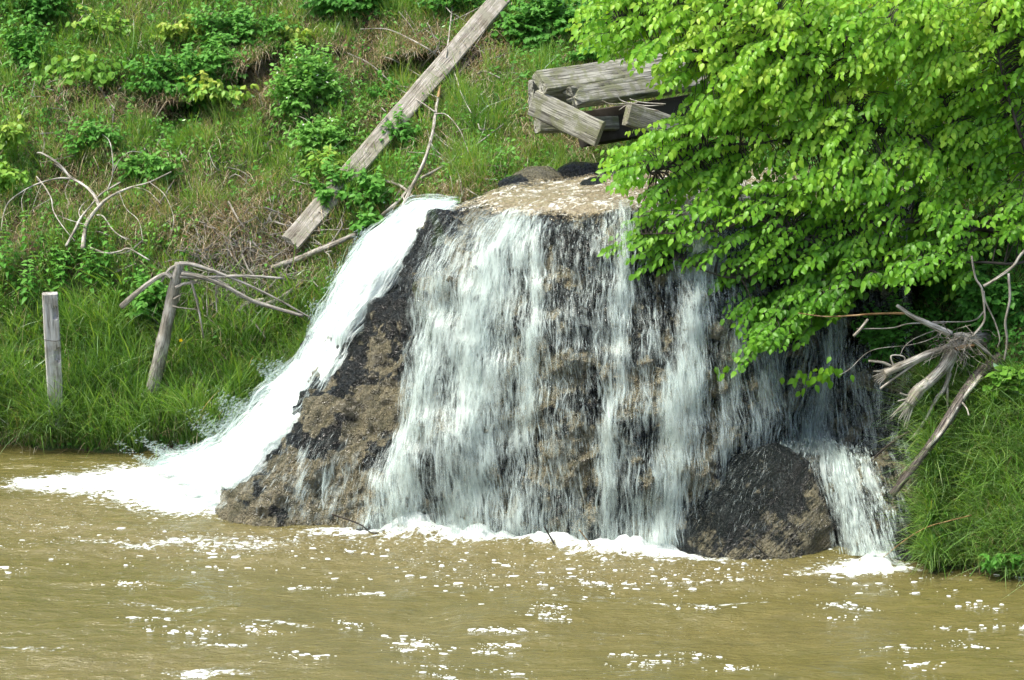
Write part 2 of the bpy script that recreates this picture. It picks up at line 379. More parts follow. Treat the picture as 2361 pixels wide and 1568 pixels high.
def terrain_Y(px, py):
    r = np.array(ROWS[::-1]); res = np.zeros(np.shape(px))
    px = np.asarray(px, float); py = np.asarray(py, float)
    j = np.clip(np.searchsorted(r, py) - 1, 0, len(r) - 2); fj = np.clip((py - r[j]) / (r[j + 1] - r[j]), 0, 1)
    i = np.clip(np.searchsorted(TPX, px) - 1, 0, len(TPX) - 2); fi = np.clip((px - TPX[i]) / (TPX[i + 1] - TPX[i]), 0, 1)
    fi = fi * fi * (3 - 2 * fi) * 0.6 + fi * 0.4
    YT = TY[:, ::-1]
    y = (YT[i, j] * (1 - fi) + YT[i + 1, j] * fi) * (1 - fj) + (YT[i, j + 1] * (1 - fi) + YT[i + 1, j + 1] * fi) * fj
    s = scarp(px) + 24 * (fbm(p3(px / 90, 0.5), 3, 5) - 0.5) * 2
    on = sstep(40, 120, px) * (1 - sstep(1120, 1250, px)) * sstep(0.42, 0.66, vn(p3(px / 85.0, 3.3), 9))
    d = py - s
    y = y + on * (0.55 * sstep(-6, 10, d) * (1 - sstep(10, 120, d)) - 0.28 * sstep(-70, -10, d) * (1 - sstep(-10, 4, d)))
    amp = 0.32 * sstep(-200, 0, py) * (1 - 0.6 * sstep(1000, 1100, py))
    y = y + amp * (fbm(p3(px / 130, py / 110), 4, 21) - 0.5) * 2
    return y
def terrain_pt(px, py): return at(px, py, terrain_Y(px, py))
gx = np.concatenate([np.linspace(-2500, -300, 24)[:-1], np.arange(-300, 2661, 8.0), np.linspace(2668, 5200, 26)])
gy = np.concatenate([np.linspace(1400, 1350, 3), np.arange(1342, -121, -7.0), np.linspace(-135, -230, 10)])
GX, GY = np.meshgrid(gx, gy, indexing='ij')
G = at(GX, GY, terrain_Y(GX, GY))
far = G[:, -1:].copy(); far[..., 1] += 300; far[..., 2] += 10; far[..., 0] *= 4
low = G[:, :1].copy(); low[..., 2] = -3
GT = np.concatenate([low, G, far], 1)
ter = tag(mk("hillside", GT, grid_faces(*GT.shape[:2]), M['soil']), "steep overgrown earth bank rising behind the waterfall", None, None, 'structure')
bed = onwater(0, 1400) * 0
tag(mk("riverbed", [(-200, -60, -1.2), (200, -60, -1.2), (200, 40, -1.2), (-200, 40, -1.2)], np.array([[0, 1, 2, 3]]), M['mud']), "muddy bed under the river", None, None, 'structure')
# near bank under the camera
nb = []
xs = np.linspace(-200, 200, 81); ys = np.array([-150, -60, -20, -4, 0, 2.5, 4.5, 7])
zs = np.array([6.8, 6.6, 6.4, 6.3, 6.1, 4.0, 1.0, -1.5])
XX, YY = np.meshgrid(xs, ys, indexing='ij'); ZZ = np.broadcast_to(zs, XX.shape) + 0.3 * (fbm(p3(XX / 4, YY / 4), 3, 3) - 0.5)
nb = np.stack([XX, YY, ZZ], -1)
tag(mk("near_bank", nb, grid_faces(*XX.shape), M['soil']), "near bank of the river", None, None, 'structure')

# ------------------------------------------------------------------ the rock of the waterfall
def net(cols):
    A = []
    for c in cols:
        y0 = onwater(c[0][0], c[0][1])[1]
        A.append([at(x, y, y0 + d) for x, y, d in c])
    return np.array(A)
CN = net([
 [(420, 1112, 1.2), (560, 1000, .9), (660, 880, .7), (760, 740, .7), (860, 600, 1.1), (960, 512, 1.6), (1080, 470, 2.2), (1200, 436, 2.9), (1290, 410, 3.3)],
 [(515, 1194, 0), (615, 1080, .35), (722, 945, .75), (768, 835, 1.1), (862, 700, 1.5), (942, 575, 1.9), (1022, 492, 2.4), (1140, 440, 3.2), (1300, 405, 4.0)],
 [(760, 1216, 0), (790, 1080, .3), (850, 940, .7), (885, 800, 1.1), (930, 690, 1.4), (980, 580, 1.8), (1065, 498, 2.3), (1180, 448, 3.1), (1330, 402, 4.2)],
 [(1000, 1233, 0), (990, 1080, .2), (1000, 940, .5), (1015, 800, .8), (1040, 680, 1.1), (1080, 570, 1.5), (1150, 492, 2.1), (1250, 445, 3.1), (1370, 400, 4.4)],
 [(1250, 1248, 0), (1245, 1080, .2), (1240, 940, .4), (1240, 800, .6), (1240, 680, .9), (1245, 570, 1.25), (1265, 502, 1.8), (1330, 447, 2.9), (1430, 400, 4.4)],
 [(1500, 1266, 0), (1495, 1080, .3), (1490, 940, .5), (1485, 800, .7), (1480, 680, 1.0), (1478, 570, 1.35), (1482, 500, 1.9), (1500, 445, 3.0), (1550, 400, 4.4)],
 [(1700, 1262, 0.2), (1700, 1070, .5), (1695, 910, .7), (1690, 760, .9), (1685, 640, 1.15), (1682, 550, 1.5), (1690, 485, 2.0), (1710, 440, 3.1), (1760, 395, 4.5)],
 [(1890, 1230, .5), (1885, 1040, .9), (1875, 900, 1.1), (1860, 740, 1.35), (1850, 620, 1.6), (1845, 530, 1.9), (1855, 470, 2.5), (1880, 430, 3.4), (1920, 385, 4.4)],
 [(2050, 1240, .3), (2040, 1050, .85), (2025, 920, 1.05), (2010, 780, 1.35), (2000, 650, 1.7), (1990, 540, 2.0), (1995, 470, 2.6), (2010, 430, 3.4), (2030, 385, 4.4)],
 [(2140, 1292, .6), (2132, 1150, .85), (2120, 1000, 1.2), (2112, 860, 1.6), (2110, 720, 2.0), (2105, 580, 2.4), (2110, 480, 3.0), (2120, 430, 3.6), (2130, 385, 4.4)]])
NS, NTT = 450, 310
K = cr(cr(CN, NTT, 1), NS, 0)
def stretch_lengths(K):
    du = np.linalg.norm(np.diff(K, axis=0), axis=-1).mean(1); dv = np.linalg.norm(np.diff(K, axis=1), axis=-1).mean(0)
    return np.concatenate([[0], np.cumsum(du)]), np.concatenate([[0], np.cumsum(dv)])
N0 = grid_normals(K)
if N0[NS // 2, NTT // 3, 1] > 0: N0 = -N0
SU, SV = stretch_lengths(K)
KPX, KPY = proj(K)
lump = fbm(K * np.array([1.3, 1.3, 1.0]), 4, 31) - 0.5
pit = fbm(K * 5.5, 4, 41) - 0.5
knob = np.abs(fbm(K * 2.6, 3, 51) - 0.5)
topm = sstep(0.70, 0.80, np.linspace(0, 1, NTT))[None]            # channel above the lip
grit = fbm(K * 14, 3, 47) - 0.5
pit2 = np.abs(fbm(K * np.array([4.2, 4.2, 3.0]) + 9, 4, 43) - 0.5)
disp = (lump * 0.55 + pit * 0.22 - knob * 0.45 - pit2 * 0.25 + grit * 0.07 + 0.09) * (1 - 0.75 * topm) * (1 - 0.4 * sstep(0.06, 0.0, np.linspace(0, 1, NTT))[None])
# recess under an overhanging lip on the shaded side
KR = K + N0 * disp[..., None]
base = KR[:, :1].copy(); base[..., 2] = -1.3
KR2 = np.concatenate([base, KR], 1)
def blob(px, py, cx, cy, rx, ry): return np.exp(-(((px - cx) / rx) ** 2 + ((py - cy) / ry) ** 2))
def tan_field(px, py, P):
    f = (0.10 + 0.9 * blob(px, py, 850, 780, 60, 35) + 0.85 * blob(px, py, 860, 930, 110, 110) + 0.75 * blob(px, py, 720, 1080, 150, 90) + 0.9 * blob(px, py, 720, 1180, 230, 60)
         + 0.55 * blob(px, py, 1310, 830, 60, 130) + 0.55 * blob(px, py, 1300, 1130, 170, 160) + 0.65 * blob(px, py, 1560, 960, 120, 90) + 0.8 * blob(px, py, 1600, 1050, 70, 90)
         + 0.75 * blob(px, py, 1810, 880, 60, 110) + 0.5 * blob(px, py, 1960, 960, 50, 80) + 0.9 * blob(px, py, 1370, 460, 260, 38) + 0.4 * blob(px, py, 1480, 860, 70, 60)
         + 0.4 * blob(px, py, 2000, 1200, 60, 90) + 0.6 * blob(px, py, 2140, 1250, 50, 40))
    f = f + 0.12 - 0.5 * blob(px, py, 900, 660, 90, 130) - 0.4 * blob(px, py, 860, 1040, 60, 50) - 0.5 * blob(px, py, 1230, 1150, 30, 70) - 0.3 * blob(px, py, 800, 1140, 50, 40)
    n = fbm(P * 2.3, 4, 61) - 0.5; n2 = fbm(P * 6, 3, 62) - 0.5
    return np.clip(f + n * 2.6 + n2 * 2.2, 0, 1.3)
tanv = tan_field(KPX, KPY, K); FLOWK = np.stack([np.broadcast_to(SU[:, None], KPX.shape), np.broadcast_to(SV[None], KPX.shape), np.zeros(KPX.shape)], -1)
moss = 0.9 * blob(KPX, KPY, 1010, 560, 14, 90) + 0.9 * blob(KPX, KPY, 985, 740, 12, 120) + 0.5 * blob(KPX, KPY, 2120, 960, 40, 120) + 0.25 * sstep(0.55, 0.75, fbm(K * 1.7, 3, 77))
A1 = lambda a: np.concatenate([a[:, :1], a], 1).ravel()
rock = mk("cliff", KR2, grid_faces(*KR2.shape[:2]), M['rock'], attrs={"tan": A1(tanv), "moss": A1(moss), "flow": np.concatenate([FLOWK[:, :1], FLOWK], 1).reshape(-1, 3)})
tag(rock, "wet dark and tan rock wall that the waterfall runs down", "cliff")

# ledge and low cascade rock on the right
LN = net([
 [(1530, 1270, .3), (1530, 1240, .3), (1532, 1210, .35), (1535, 1170, .4), (1540, 1130, .5), (1545, 1090, .6), (1550, 1050, .8)],
 [(1640, 1262, .3), (1645, 1225, .3), (1655, 1170, .35), (1668, 1120, .45), (1680, 1080, .55), (1690, 1058, .8), (1700, 1044, 1.3)],
 [(1750, 1262, .3), (1752, 1215, .3), (1757, 1150, .4), (1765, 1105, .5), (1775, 1075, .6), (1785, 1052, .9), (1795, 1036, 1.5)],
 [(1850, 1262, .3), (1848, 1215, .3), (1845, 1150, .4), (1842, 1105, .5), (1840, 1075, .6), (1840, 1052, .9), (1840, 1036, 1.5)],
 [(1945, 1275, .15), (1935, 1225, .25), (1920, 1170, .35), (1905, 1125, .45), (1890, 1085, .6), (1882, 1062, .9), (1875, 1042, 1.5)],
 [(2010, 1287, 0), (1998, 1230, .2), (1985, 1180, .35), (1970, 1135, .5), (1950, 1095, .7), (1938, 1070, 1.0), (1928, 1045, 1.5)],
 [(2085, 1292, 0), (2075, 1230, .1), (2064, 1180, .25), (2052, 1135, .4), (2040, 1095, .55), (2030, 1070, .8), (2022, 1040, 1.3)],
 [(2158, 1300, .4), (2150, 1230, .45), (2142, 1170, .5), (2134, 1120, .6), (2128, 1070, .75), (2122, 1020, 1.0), (2118, 960, 1.3)]])
LS, LT = 260, 130
LK = cr(cr(LN, LT, 1), LS, 0); LNm = grid_normals(LK)
if LNm[LS // 2, 20, 1] > 0: LNm = -LNm
LPX, LPY = proj(LK)
LR = LK + LNm * ((fbm(LK * 3, 4, 71) - 0.5) * 0.28 + (fbm(LK * 9, 3, 72) - 0.5) * 0.08)[..., None]
lb = LR[:, :1].copy(); lb[..., 2] = -1.0; LR2 = np.concatenate([lb, LR], 1)
ledge = mk("rock_ledge", LR2, grid_faces(*LR2.shape[:2]), M['rock'], attrs={"flow": np.stack([LR2[..., 0], LR2[..., 2] + LR2[..., 1], 0 * LR2[..., 0]], -1).reshape(-1, 3), "tan": A1(np.clip(0.35 + (fbm(LK * 2.5, 4, 73) - 0.5) * 2.2, 0, 1)), "moss": A1(0 * LPX + 0.1)})
tag(ledge, "low rock ledge at the foot of the shaded falls, beside the grassy bank", "rock ledge")

# boulder
bc = onwater(1742, 1283); nU, nV = 140, 80
U, Vv = np.meshgrid(np.linspace(0, 2 * math.pi, nU), np.linspace(0, 1, nV), indexing='ij')
rad = np.cos(Vv * math.pi / 2) ** 0.95; hgt = np.sin(Vv * math.pi / 2) ** 1.25
bx = 1.06 * rad * np.cos(U) + 0.26 * hgt ** 1.3; by = 0.62 * rad * np.sin(U) + 0.25 * hgt + 0.30; bz = 1.27 * hgt
BO = np.stack([bc[0] + bx, bc[1] + by + 0.25, bz - 0.12], -1)
Bn = nrmz(BO - np.array([bc[0], bc[1] + 0.6, -0.2]))
BO = BO + Bn * ((fbm(BO * 2.2, 4, 81) - 0.5) * 0.20 + (fbm(BO * 7, 4, 82) - 0.5) * 0.09)[..., None]
BO = np.concatenate([np.stack([BO[:, 0, 0], BO[:, 0, 1], BO[:, 0, 2] * 0 - 1.0], -1)[:, None], BO], 1)
bpx, bpy_ = proj(BO)
tb = np.clip(0.12 + 0.6 * blob(bpx, bpy_, 1880, 1190, 50, 70) + 0.35 * sstep(1200, 1275, bpy_) + (fbm(BO * 3, 4, 83) - 0.5) * 1.3, 0, 1)
boulder = mk("boulder", BO, grid_faces(*BO.shape[:2]), M['rock'], attrs={"flow": np.stack([BO[..., 0] * (1.5 - BO[..., 2] * .5), BO[..., 2] - BO[..., 1], 0 * BO[..., 0]], -1).reshape(-1, 3), "tan": tb.ravel(), "moss": (0.3 * blob(bpx, bpy_, 1880, 1180, 60, 80)).ravel()})
tag(boulder, "dark rounded wet boulder at the foot of the falls", "boulder")

# small wet stones and a slab on the crest
for (x, y, dx, h, lab, tn) in ((1240, 404, 62, 34, "pale greenish wet stone on the crest beside the grass", 1.2), (1345, 392, 60, 30, "dark flat slab on the crest under the timbers", 0.0), (1200, 424, 50, 22, "low dark stone at the left rim of the crest", 0.0), (1372, 428, 34, 26, "dark broken rock step in the shallow channel above the falls", 0.0)):
    i = np.argmin((KPX - x) ** 2 + (KPY - y) ** 2); P0 = KR.reshape(-1, 3)[i]
    sc_ = P0[1] / F_PX * dx
    U, Vv = np.meshgrid(np.linspace(0, 2 * math.pi, 40), np.linspace(-1, 1, 20), indexing='ij')
    S = np.stack([np.cos(U) * np.cos(Vv * 1.57), np.sin(U) * np.cos(Vv * 1.57), np.sin(Vv * 1.57)], -1)
    S = S * (0.75 + 0.6 * fbm(S * 1.5 + x, 3, 9))[..., None] * np.array([sc_, sc_ * 0.8, sc_ * h / dx])
    o = mk("stone", S, grid_faces(40, 20), M['rock'], attrs={"tan": np.full(800, tn), "moss": np.full(800, 0.0)})
    o.location = P0; tag(o, lab, "stone")

# ------------------------------------------------------------------ falling water
def seg_field(px, py, pts):
    """density of a stream given as (px, py, half width, strength)"""
    out = np.zeros(px.shape)
    px = px + 26 * (fbm(p3(px / 70, py / 150, 1.5), 3, 401) - 0.5) * 2 + 9 * (fbm(p3(px / 14, py / 90, 4.5), 2, 402) - 0.5) * 2
    for (x0, y0, w0, s0), (x1, y1, w1, s1) in zip(pts[:-1], pts[1:]):
        m = (py >= min(y0, y1) - 1) & (py < max(y0, y1) + 1)
        f = np.clip((py - y0) / (y1 - y0), 0, 1); xc = x0 + (x1 - x0) * f; w_ = w0 + (w1 - w0) * f
        out = np.maximum(out, m * (s0 + (s1 - s0) * f) * np.exp(-np.abs((px - xc) / w_) ** 1.7))
    return out
STREAMS = [
 [(1215, 462, 50, .55), (1190, 520, 60, .8), (1140, 650, 75, .78), (1110, 800, 95, .70), (1085, 1000, 95, .68), (1075, 1240, 105, .62)],
 [(1120, 500, 20, .25), (1060, 600, 28, .45), (1020, 720, 45, .7), (1000, 860, 55, .7), (960, 1020, 65, .65), (900, 1225, 80, .6)],
 [(1240, 480, 18, .5), (1235, 700, 26, .62), (1222, 850, 32, .6), (1200, 1000, 40, .5), (1180, 1240, 50, .5)],
 [(1330, 600, 40, .25), (1335, 760, 35, .3), (1330, 900, 40, .2)],
 [(1390, 480, 30, .2), (1400, 640, 22, .35), (1395, 760, 18, .3), (1390, 900, 30, .3)],
 [(1432, 500, 26, .35), (1442, 620, 26, .6), (1440, 760, 22, .72), (1418, 900, 24, .7), (1405, 1080, 26, .66), (1400, 1250, 30, .62)],
 [(1500, 700, 30, .25), (1480, 900, 30, .35), (1460, 1100, 35, .35), (1450, 1255, 40, .4)],
 [(1610, 470, 90, .7), (1612, 560, 65, .6), (1600, 680, 42, .75), (1578, 840, 42, .75), (1562, 980, 48, .72), (1545, 1120, 45, .72), (1518, 1258, 45, .78)],
 [(1690, 480, 50, .5), (1695, 620, 35, .45), (1690, 800, 28, .5), (1660, 960, 35, .4), (1640, 1060, 40, .4)],
 [(1740, 780, 30, .4), (1735, 900, 35, .42), (1730, 1040, 40, .42)],
 [(1935, 600, 24, .4), (1925, 740, 26, .6), (1895, 880, 42, .6), (1880, 1045, 62, .66)],
 [(2030, 860, 30, .25), (2010, 960, 35, .4), (1990, 1045, 45, .4)],
 [(1800, 800, 40, .15), (1800, 1040, 60, .3)],
 [(1240, 1080, 60, .35), (1230, 1245, 70, .45)],
 [(1330, 1100, 50, .25), (1330, 1255, 60, .3)],
 [(700, 1050, 18, .3), (690, 1140, 24, .35), (660, 1180, 30, .2)], [(760, 1080, 14, .3), (740, 1170, 20, .3)],
 [(850, 1090, 30, .3), (880, 1110, 40, .55), (910, 1160, 40, .5), (880, 1225, 40, .5)]]
dens = np.zeros(KPX.shape)
for s in STREAMS: dens = np.maximum(dens, seg_field(KPX, KPY, s))
tt = np.linspace(0, 1, NTT)[None]
face = sstep(0.80, 0.70, tt) * sstep(940, 1040, KPX + (KPY - 480) * 0.12)
wet = 0.20 * face + 0.17 * sstep(0.8, 0.7, tt) * blob(KPX, KPY, 740, 1130, 160, 90)
dens = dens * (0.55 + 0.9 * fbm(p3(SU[:, None] * 7, SV[None] * 1.1, 2.2), 3, 92))
dens = np.maximum(dens, wet * (0.6 + 0.8 * fbm(p3(SU[:, None] * 3, SV[None] * 0.6), 3, 91)))
dens = dens * (1 - 0.97 * sstep(0.705, 0.76, tt)) * sstep(1.05, 0.98, KPX / 2130.0 + 0 * tt)
dens *= 1 - sstep(30, 0, KPX - (930 - (KPY - 600) * 0.1)) * (KPY < 1000)
flow = np.stack([np.broadcast_to(SU[:, None], KPX.shape), np.broadcast_to(SV[None], KPX.shape), np.zeros(KPX.shape)], -1)
def smoothrows(A, k=9):
    for ax in (0, 1):
        B = A.copy()
        for s_ in range(1, k): B = B + np.roll(A, s_, ax) + np.roll(A, -s_, ax)
        B = B / (2 * k - 1)
        if ax == 0: B[:k] = A[:k]; B[-k:] = A[-k:]
        else: B[:, :k] = A[:, :k]; B[:, -k:] = A[:, -k:]
        A = B
    return A
KS = K + N0 * (smoothrows(disp, 7) + 0.035)[..., None]
fall = thing("waterfall", "wide white waterfall streaming over the dark rock face into the brown river", "waterfall", KR[NS // 2, 0])
sub = (slice(None, None, 2), slice(None, None, 2))
for q, (off, mt, sd) in enumerate(((0.02, 'veil', 0), (0.06, 'veil2', 11), (0.12, 'veil', 23))):
    d_ = dens * (1.0 if q < 2 else 1.0) - (0.0, 0.02, 0.16)[q]
    V = KS + N0 * (off + 0.10 * dens * (q > 0) + 0.02 * (fbm(p3(SU[:, None] * 6 + sd, SV[None] * 1.2), 3, 95 + q) - 0.5) * 2)[..., None]
    V, f_, d_ = V[sub], flow[sub] + np.array([sd, sd * 0.7, sd]), np.clip(d_[sub], 0, 2)
    fc = grid_faces(*V.shape[:2]); keep = (d_.ravel()[fc].max(1) > 0.03)
    mk("water_sheet", local(fall, V), fc[keep], M[mt], fall, attrs={"flow": f_.reshape(-1, 3), "dens": d_.ravel()})
def strands(Grid, Nn, D, n, name, parent, lmin, lmax, wmin, wmax, off, power=1.5, seed=3, wob=0.01, alpha=0.8, mat=None):
    r = np.random.default_rng(seed); ns, nt = D.shape
    du = np.linalg.norm(np.diff(Grid, axis=0), axis=-1)[:, :-1]; dv = np.linalg.norm(np.diff(Grid, axis=1), axis=-1)[:-1]
    W = (np.clip(D[:-1, :-1], 0, 1) ** power * du * dv).ravel(); W /= W.sum()
    idx = r.choice(len(W), n, p=W); i = idx // (nt - 1) + r.random(n); j = idx % (nt - 1) + r.random(n)
    step = dv.mean(); m = 6 if lmax > 0.3 else 4
    L = r.uniform(lmin, lmax, n) / step
    tpar = np.linspace(0, 1, m)[None]
    jj = np.clip(j[:, None] + L[:, None] * (0.5 - tpar), 0, nt - 1.001); ii = np.clip(i[:, None] + np.zeros((1, m)) + (vn(p3(jj * 0.10, i[:, None] * 0.6, 1.0), 5) - 0.5) * 3, 0, ns - 1.001)
    a, b = ii.astype(int), jj.astype(int); fa, fb = (ii - a)[..., None], (jj - b)[..., None]
    def S(A): return (A[a, b] * (1 - fa) + A[a + 1, b] * fa) * (1 - fb) + (A[a, b + 1] * (1 - fa) + A[a + 1, b + 1] * fa) * fb
    C = S(Grid); Nv = nrmz(S(Nn)); C = C + Nv * (off * r.random(n) ** 1.5)[:, None, None] 
    T = nrmz(np.gradient(C, axis=1)); Sd = nrmz(np.cross(T, Nv))
    wdt = (r.uniform(0, 1, n) ** 2 * (wmax - wmin) + wmin)[:, None] * np.sin(np.clip(tpar, 0.03, 0.97) * math.pi) ** 0.6
    V = np.stack([C - Sd * wdt[..., None], C + Nv * (wdt * 0.7)[..., None], C + Sd * wdt[..., None]], 2)   # n,m,3,3
    al = np.sin(tpar * math.pi) ** 0.7 * (r.uniform(0.35, 1, n) * alpha)[:, None]
    al = np.stack([al * 0.25, al, al * 0.25], 2)
    k = np.arange(n * m * 3).reshape(n, m, 3)
    Q = np.concatenate([np.stack([k[:, :-1, 0], k[:, 1:, 0], k[:, 1:, 1], k[:, :-1, 1]], -1).reshape(-1, 4), np.stack([k[:, :-1, 1], k[:, 1:, 1], k[:, 1:, 2], k[:, :-1, 2]], -1).reshape(-1, 4)])
    o = mk(name, local(parent, V.reshape(-1, 3)), Q, mat or M['strand'], parent, attrs={"alpha": al.ravel()})
    return tag(o, None, None, None, 'stuff')
strands(KS, N0, dens * (dens > 0.22), 6500, "water_strands", fall, 0.10, 0.50, 0.003, 0.020, 0.20, 1.3, 3, alpha=0.5)
strands(KS, N0, dens, 12000, "water_drops", fall, 0.03, 0.18, 0.003, 0.010, 0.14, 0.8, 4, alpha=0.55)

# thin sheet of water running over the crest
t = NT("shallow_water"); P = t.pos()
n = t.noise(t.map(P, (5, 5, 5)), 1.6, 6, 0.68, 1.4)
n2 = t.noise(t.map(P, (10, 7, 10)), 2.0, 5, 0.7, 0.8); cl = t.noise(P, 2.3, 3, 0.6)
wm = t.math('MULTIPLY', t.sm(t.math('ADD', n, t.math('MULTIPLY', t.math('SUBTRACT', cl, 0.5), 0.5)), 0.50, 0.64), t.sm(n2, 0.36, 0.56))  # white mask: foam, and sun glints painted into the water colour
b = t.n("BsdfPrincipled", i_Base_Color=t.mix(wm, t.mix(t.sm(n2, 0.35, 0.65), (0.15, 0.12, 0.06), (0.31, 0.27, 0.16)), (0.76, 0.79, 0.71)), i_Roughness=0.06)
t.set(b.inputs["Normal"], t.bump(t.math('ADD', n, t.math('MULTIPLY', n2, 0.6)), 0.8, 0.06)); tp = t.n("BsdfTransparent")
M['shallow'] = t.finish(t.n("MixShader", p0=t.math('MULTIPLY', t.sm(t.math('ADD', t.attr("dens"), t.math('MULTIPLY', t.math('SUBTRACT', n2, 0.5), 1.5)), 0.25, 0.6), 0.93), p1=tp, p2=b))
j0 = int(NTT * 0.71); i0 = int(NS * 0.17)
chm = 0.15 + (blob(KPX, KPY, 1400, 468, 290, 26) + blob(KPX, KPY, 1650, 455, 220, 50) + 0.8 * blob(KPX, KPY, 1420, 432, 130, 18)) * 1.2
ss = (slice(i0, None), slice(j0, None))
V = (KS + N0 * (0.02 + 0.05 * (fbm(K * np.array([5, 7, 5]), 4, 111) - 0.5))[..., None])[ss]
tag(mk("stream", V, grid_faces(*V.shape[:2]), M['shallow'], attrs={"dens": chm[ss].ravel()}), "shallow brown stream sheet running to the lip of the falls", None, None, 'structure')

# low cascade beside the boulder
LU, LVv = stretch_lengths(LK)
ld = np.zeros(LPX.shape)
for s in ([(1905, 1045, 40, .9), (1935, 1085, 50, .95), (1960, 1130, 50, .85), (1990, 1200, 45, .75), (2015, 1290, 45, .85)],
          [(1990, 1060, 30, .5), (2020, 1120, 26, .6), (2045, 1190, 18, .6), (2050, 1290, 20, .6)],
          [(1800, 1036, 160, .7), (1800, 1062, 120, .65)], [(1690, 1048, 50, .7), (1660, 1100, 45, .6), (1610, 1180, 45, .6), (1560, 1262, 40, .8)]):
    ld = np.maximum(ld, seg_field(LPX, LPY, s))
ld = np.maximum(ld, 0.18)
lfall = thing("cascade", "small white cascade tumbling off the ledge between the boulder and the right bank", "waterfall", LR[LS - 60, 0])
LS_ = LK + LNm * 0.05
lflow = np.stack([np.broadcast_to(LU[:, None], LPX.shape), np.broadcast_to(LVv[None], LPX.shape), 0 * LPX], -1)
for q in range(2):
    V = LS_ + LNm * (0.03 + 0.05 * q + 0.08 * ld + 0.05 * (fbm(p3(LU[:, None] * 5 + q * 9, LVv[None] * 3), 3, 96) - 0.5) * 2)[..., None]
    mk("water_sheet", local(lfall, V), grid_faces(LS, LT), M['veil' if q == 0 else 'veil2'], lfall, attrs={"flow": (lflow + q * 5).reshape(-1, 3), "dens": np.clip(ld - 0.06 * q, 0, 1).ravel()})
strands(LS_, LNm, ld * (ld > 0.25), 2600, "water_strands", lfall, 0.04, 0.2, 0.003, 0.016, 0.18, 1.1, 5, alpha=0.8)

# thin film on the boulder
BG = BO[:, 1:][:, :70][::-1]; BNm = nrmz(BG - np.array([bc[0], bc[1] + 0.6, -0.2]))
bfall = thing("water_film", "thin film of spray drops running over the dark rounded boulder", "water film", BG[70, 40])
gx2, gy2 = proj(BG); bd = 0.25 + 0.5 * blob(gx2, gy2, 1700, 1150, 60, 80) + 0.35 * blob(gx2, gy2, 1800, 1080, 90, 50)
strands(BG, BNm, bd, 1200, "water_drops", bfall, 0.02, 0.13, 0.002, 0.006, 0.05, 0.9, 15, alpha=0.4)
# left cascade: thick white water
CC = net([
 [(1035, 478, 3.0), (985, 484, 2.95), (905, 520, 2.8), (840, 580, 2.6), (785, 665, 2.4), (735, 770, 2.2), (680, 850, 2.0), (600, 930, 1.7), (520, 1010, 1.2), (440, 1066, .7), (330, 1092, .2)],
 [(1040, 484, 2.7), (990, 498, 2.6), (915, 550, 2.4), (850, 625, 2.2), (795, 715, 2.0), (745, 820, 1.8), (690, 905, 1.5), (620, 985, 1.2), (540, 1060, .8), (460, 1110, .3), (380, 1130, 0)],
 [(1042, 490, 2.45), (1000, 515, 2.3), (930, 590, 2.0), (870, 665, 1.8), (812, 755, 1.55), (764, 855, 1.3), (712, 940, 1.0), (648, 1020, .75), (575, 1095, .45), (500, 1150, .1), (430, 1170, -.1)],
 [(1044, 493, 2.4), (1012, 525, 2.2), (952, 606, 1.95), (890, 700, 1.6), (828, 790, 1.35), (775, 880, 1.0), (726, 960, .75), (668, 1040, .5), (600, 1110, .25), (530, 1178, .05), (470, 1192, -.1)]])
# distances are measured from the waterline of the crest line at (515, 1194)
y0 = onwater(515, 1194)[1]
def renet(cols):
    return np.array([[at(x, y, y0 + d) for x, y, d in c] for c in cols])
CC = renet([
 [(1060, 476, 3.0), (985, 480, 2.95), (905, 512, 2.8), (835, 575, 2.7), (780, 660, 2.5), (730, 765, 2.35), (670, 850, 2.25), (590, 930, 2.1), (510, 1010, 2.0), (430, 1066, 1.9), (330, 1085, 1.9)],
 [(1060, 480, 2.7), (990, 492, 2.6), (915, 545, 2.4), (850, 620, 2.2), (795, 710, 2.0), (745, 815, 1.8), (690, 900, 1.6), (620, 980, 1.4), (540, 1055, 1.2), (460, 1105, 1.2), (380, 1120, 1.1)],
 [(1060, 484, 2.45), (1000, 508, 2.3), (930, 580, 2.0), (868, 660, 1.75), (812, 750, 1.5), (764, 850, 1.25), (712, 940, 1.0), (648, 1020, .75), (575, 1095, .5), (500, 1150, .5), (430, 1165, .4)],
 [(1060, 488, 2.35), (1015, 520, 2.15), (952, 602, 1.85), (888, 695, 1.55), (826, 785, 1.25), (775, 875, .95), (728, 958, .7), (672, 1036, .45), (606, 1105, .2), (530, 1184, 0.0), (470, 1190, .05)]])
CSn, CTn = 90, 270
CK = cr(cr(CC, CTn, 1), CSn, 0); CNm = grid_normals(CK)
if CNm[45, 130, 1] > 0: CNm = -CNm
CU, CV = stretch_lengths(CK)
cs = np.linspace(0, 1, CSn)[:, None]; ct = np.linspace(0, 1, CTn)[None]
bulge = 0.13 * np.sin(np.clip(cs, 0, 1) * math.pi) ** 0.7 * sstep(0, 0.16, ct)
turb = (fbm(p3(CU[:, None] * 3.2, CV[None] * 1.5), 4, 97) - 0.5)
Vc = CK + CNm * (bulge + 0.26 * turb * (0.3 + 0.7 * sstep(0, 0.15, ct)) + 0.10 * (fbm(p3(CU[:, None] * 12, CV[None] * 3.5), 3, 98) - 0.5))[..., None]
cden = np.clip(1.25 * sstep(0.0, 0.22, cs) * (0.45 + 1.0 * sstep(1.0, 0.62, cs)) , 0, 1.4) * sstep(0.0, 0.03, ct)
cden = cden * (1 - 0.9 * sstep(0.5, 0.0, cs) * sstep(0.45, 0.62, fbm(p3(CU[:, None] * 4, CV[None] * 2.2), 3, 88)))
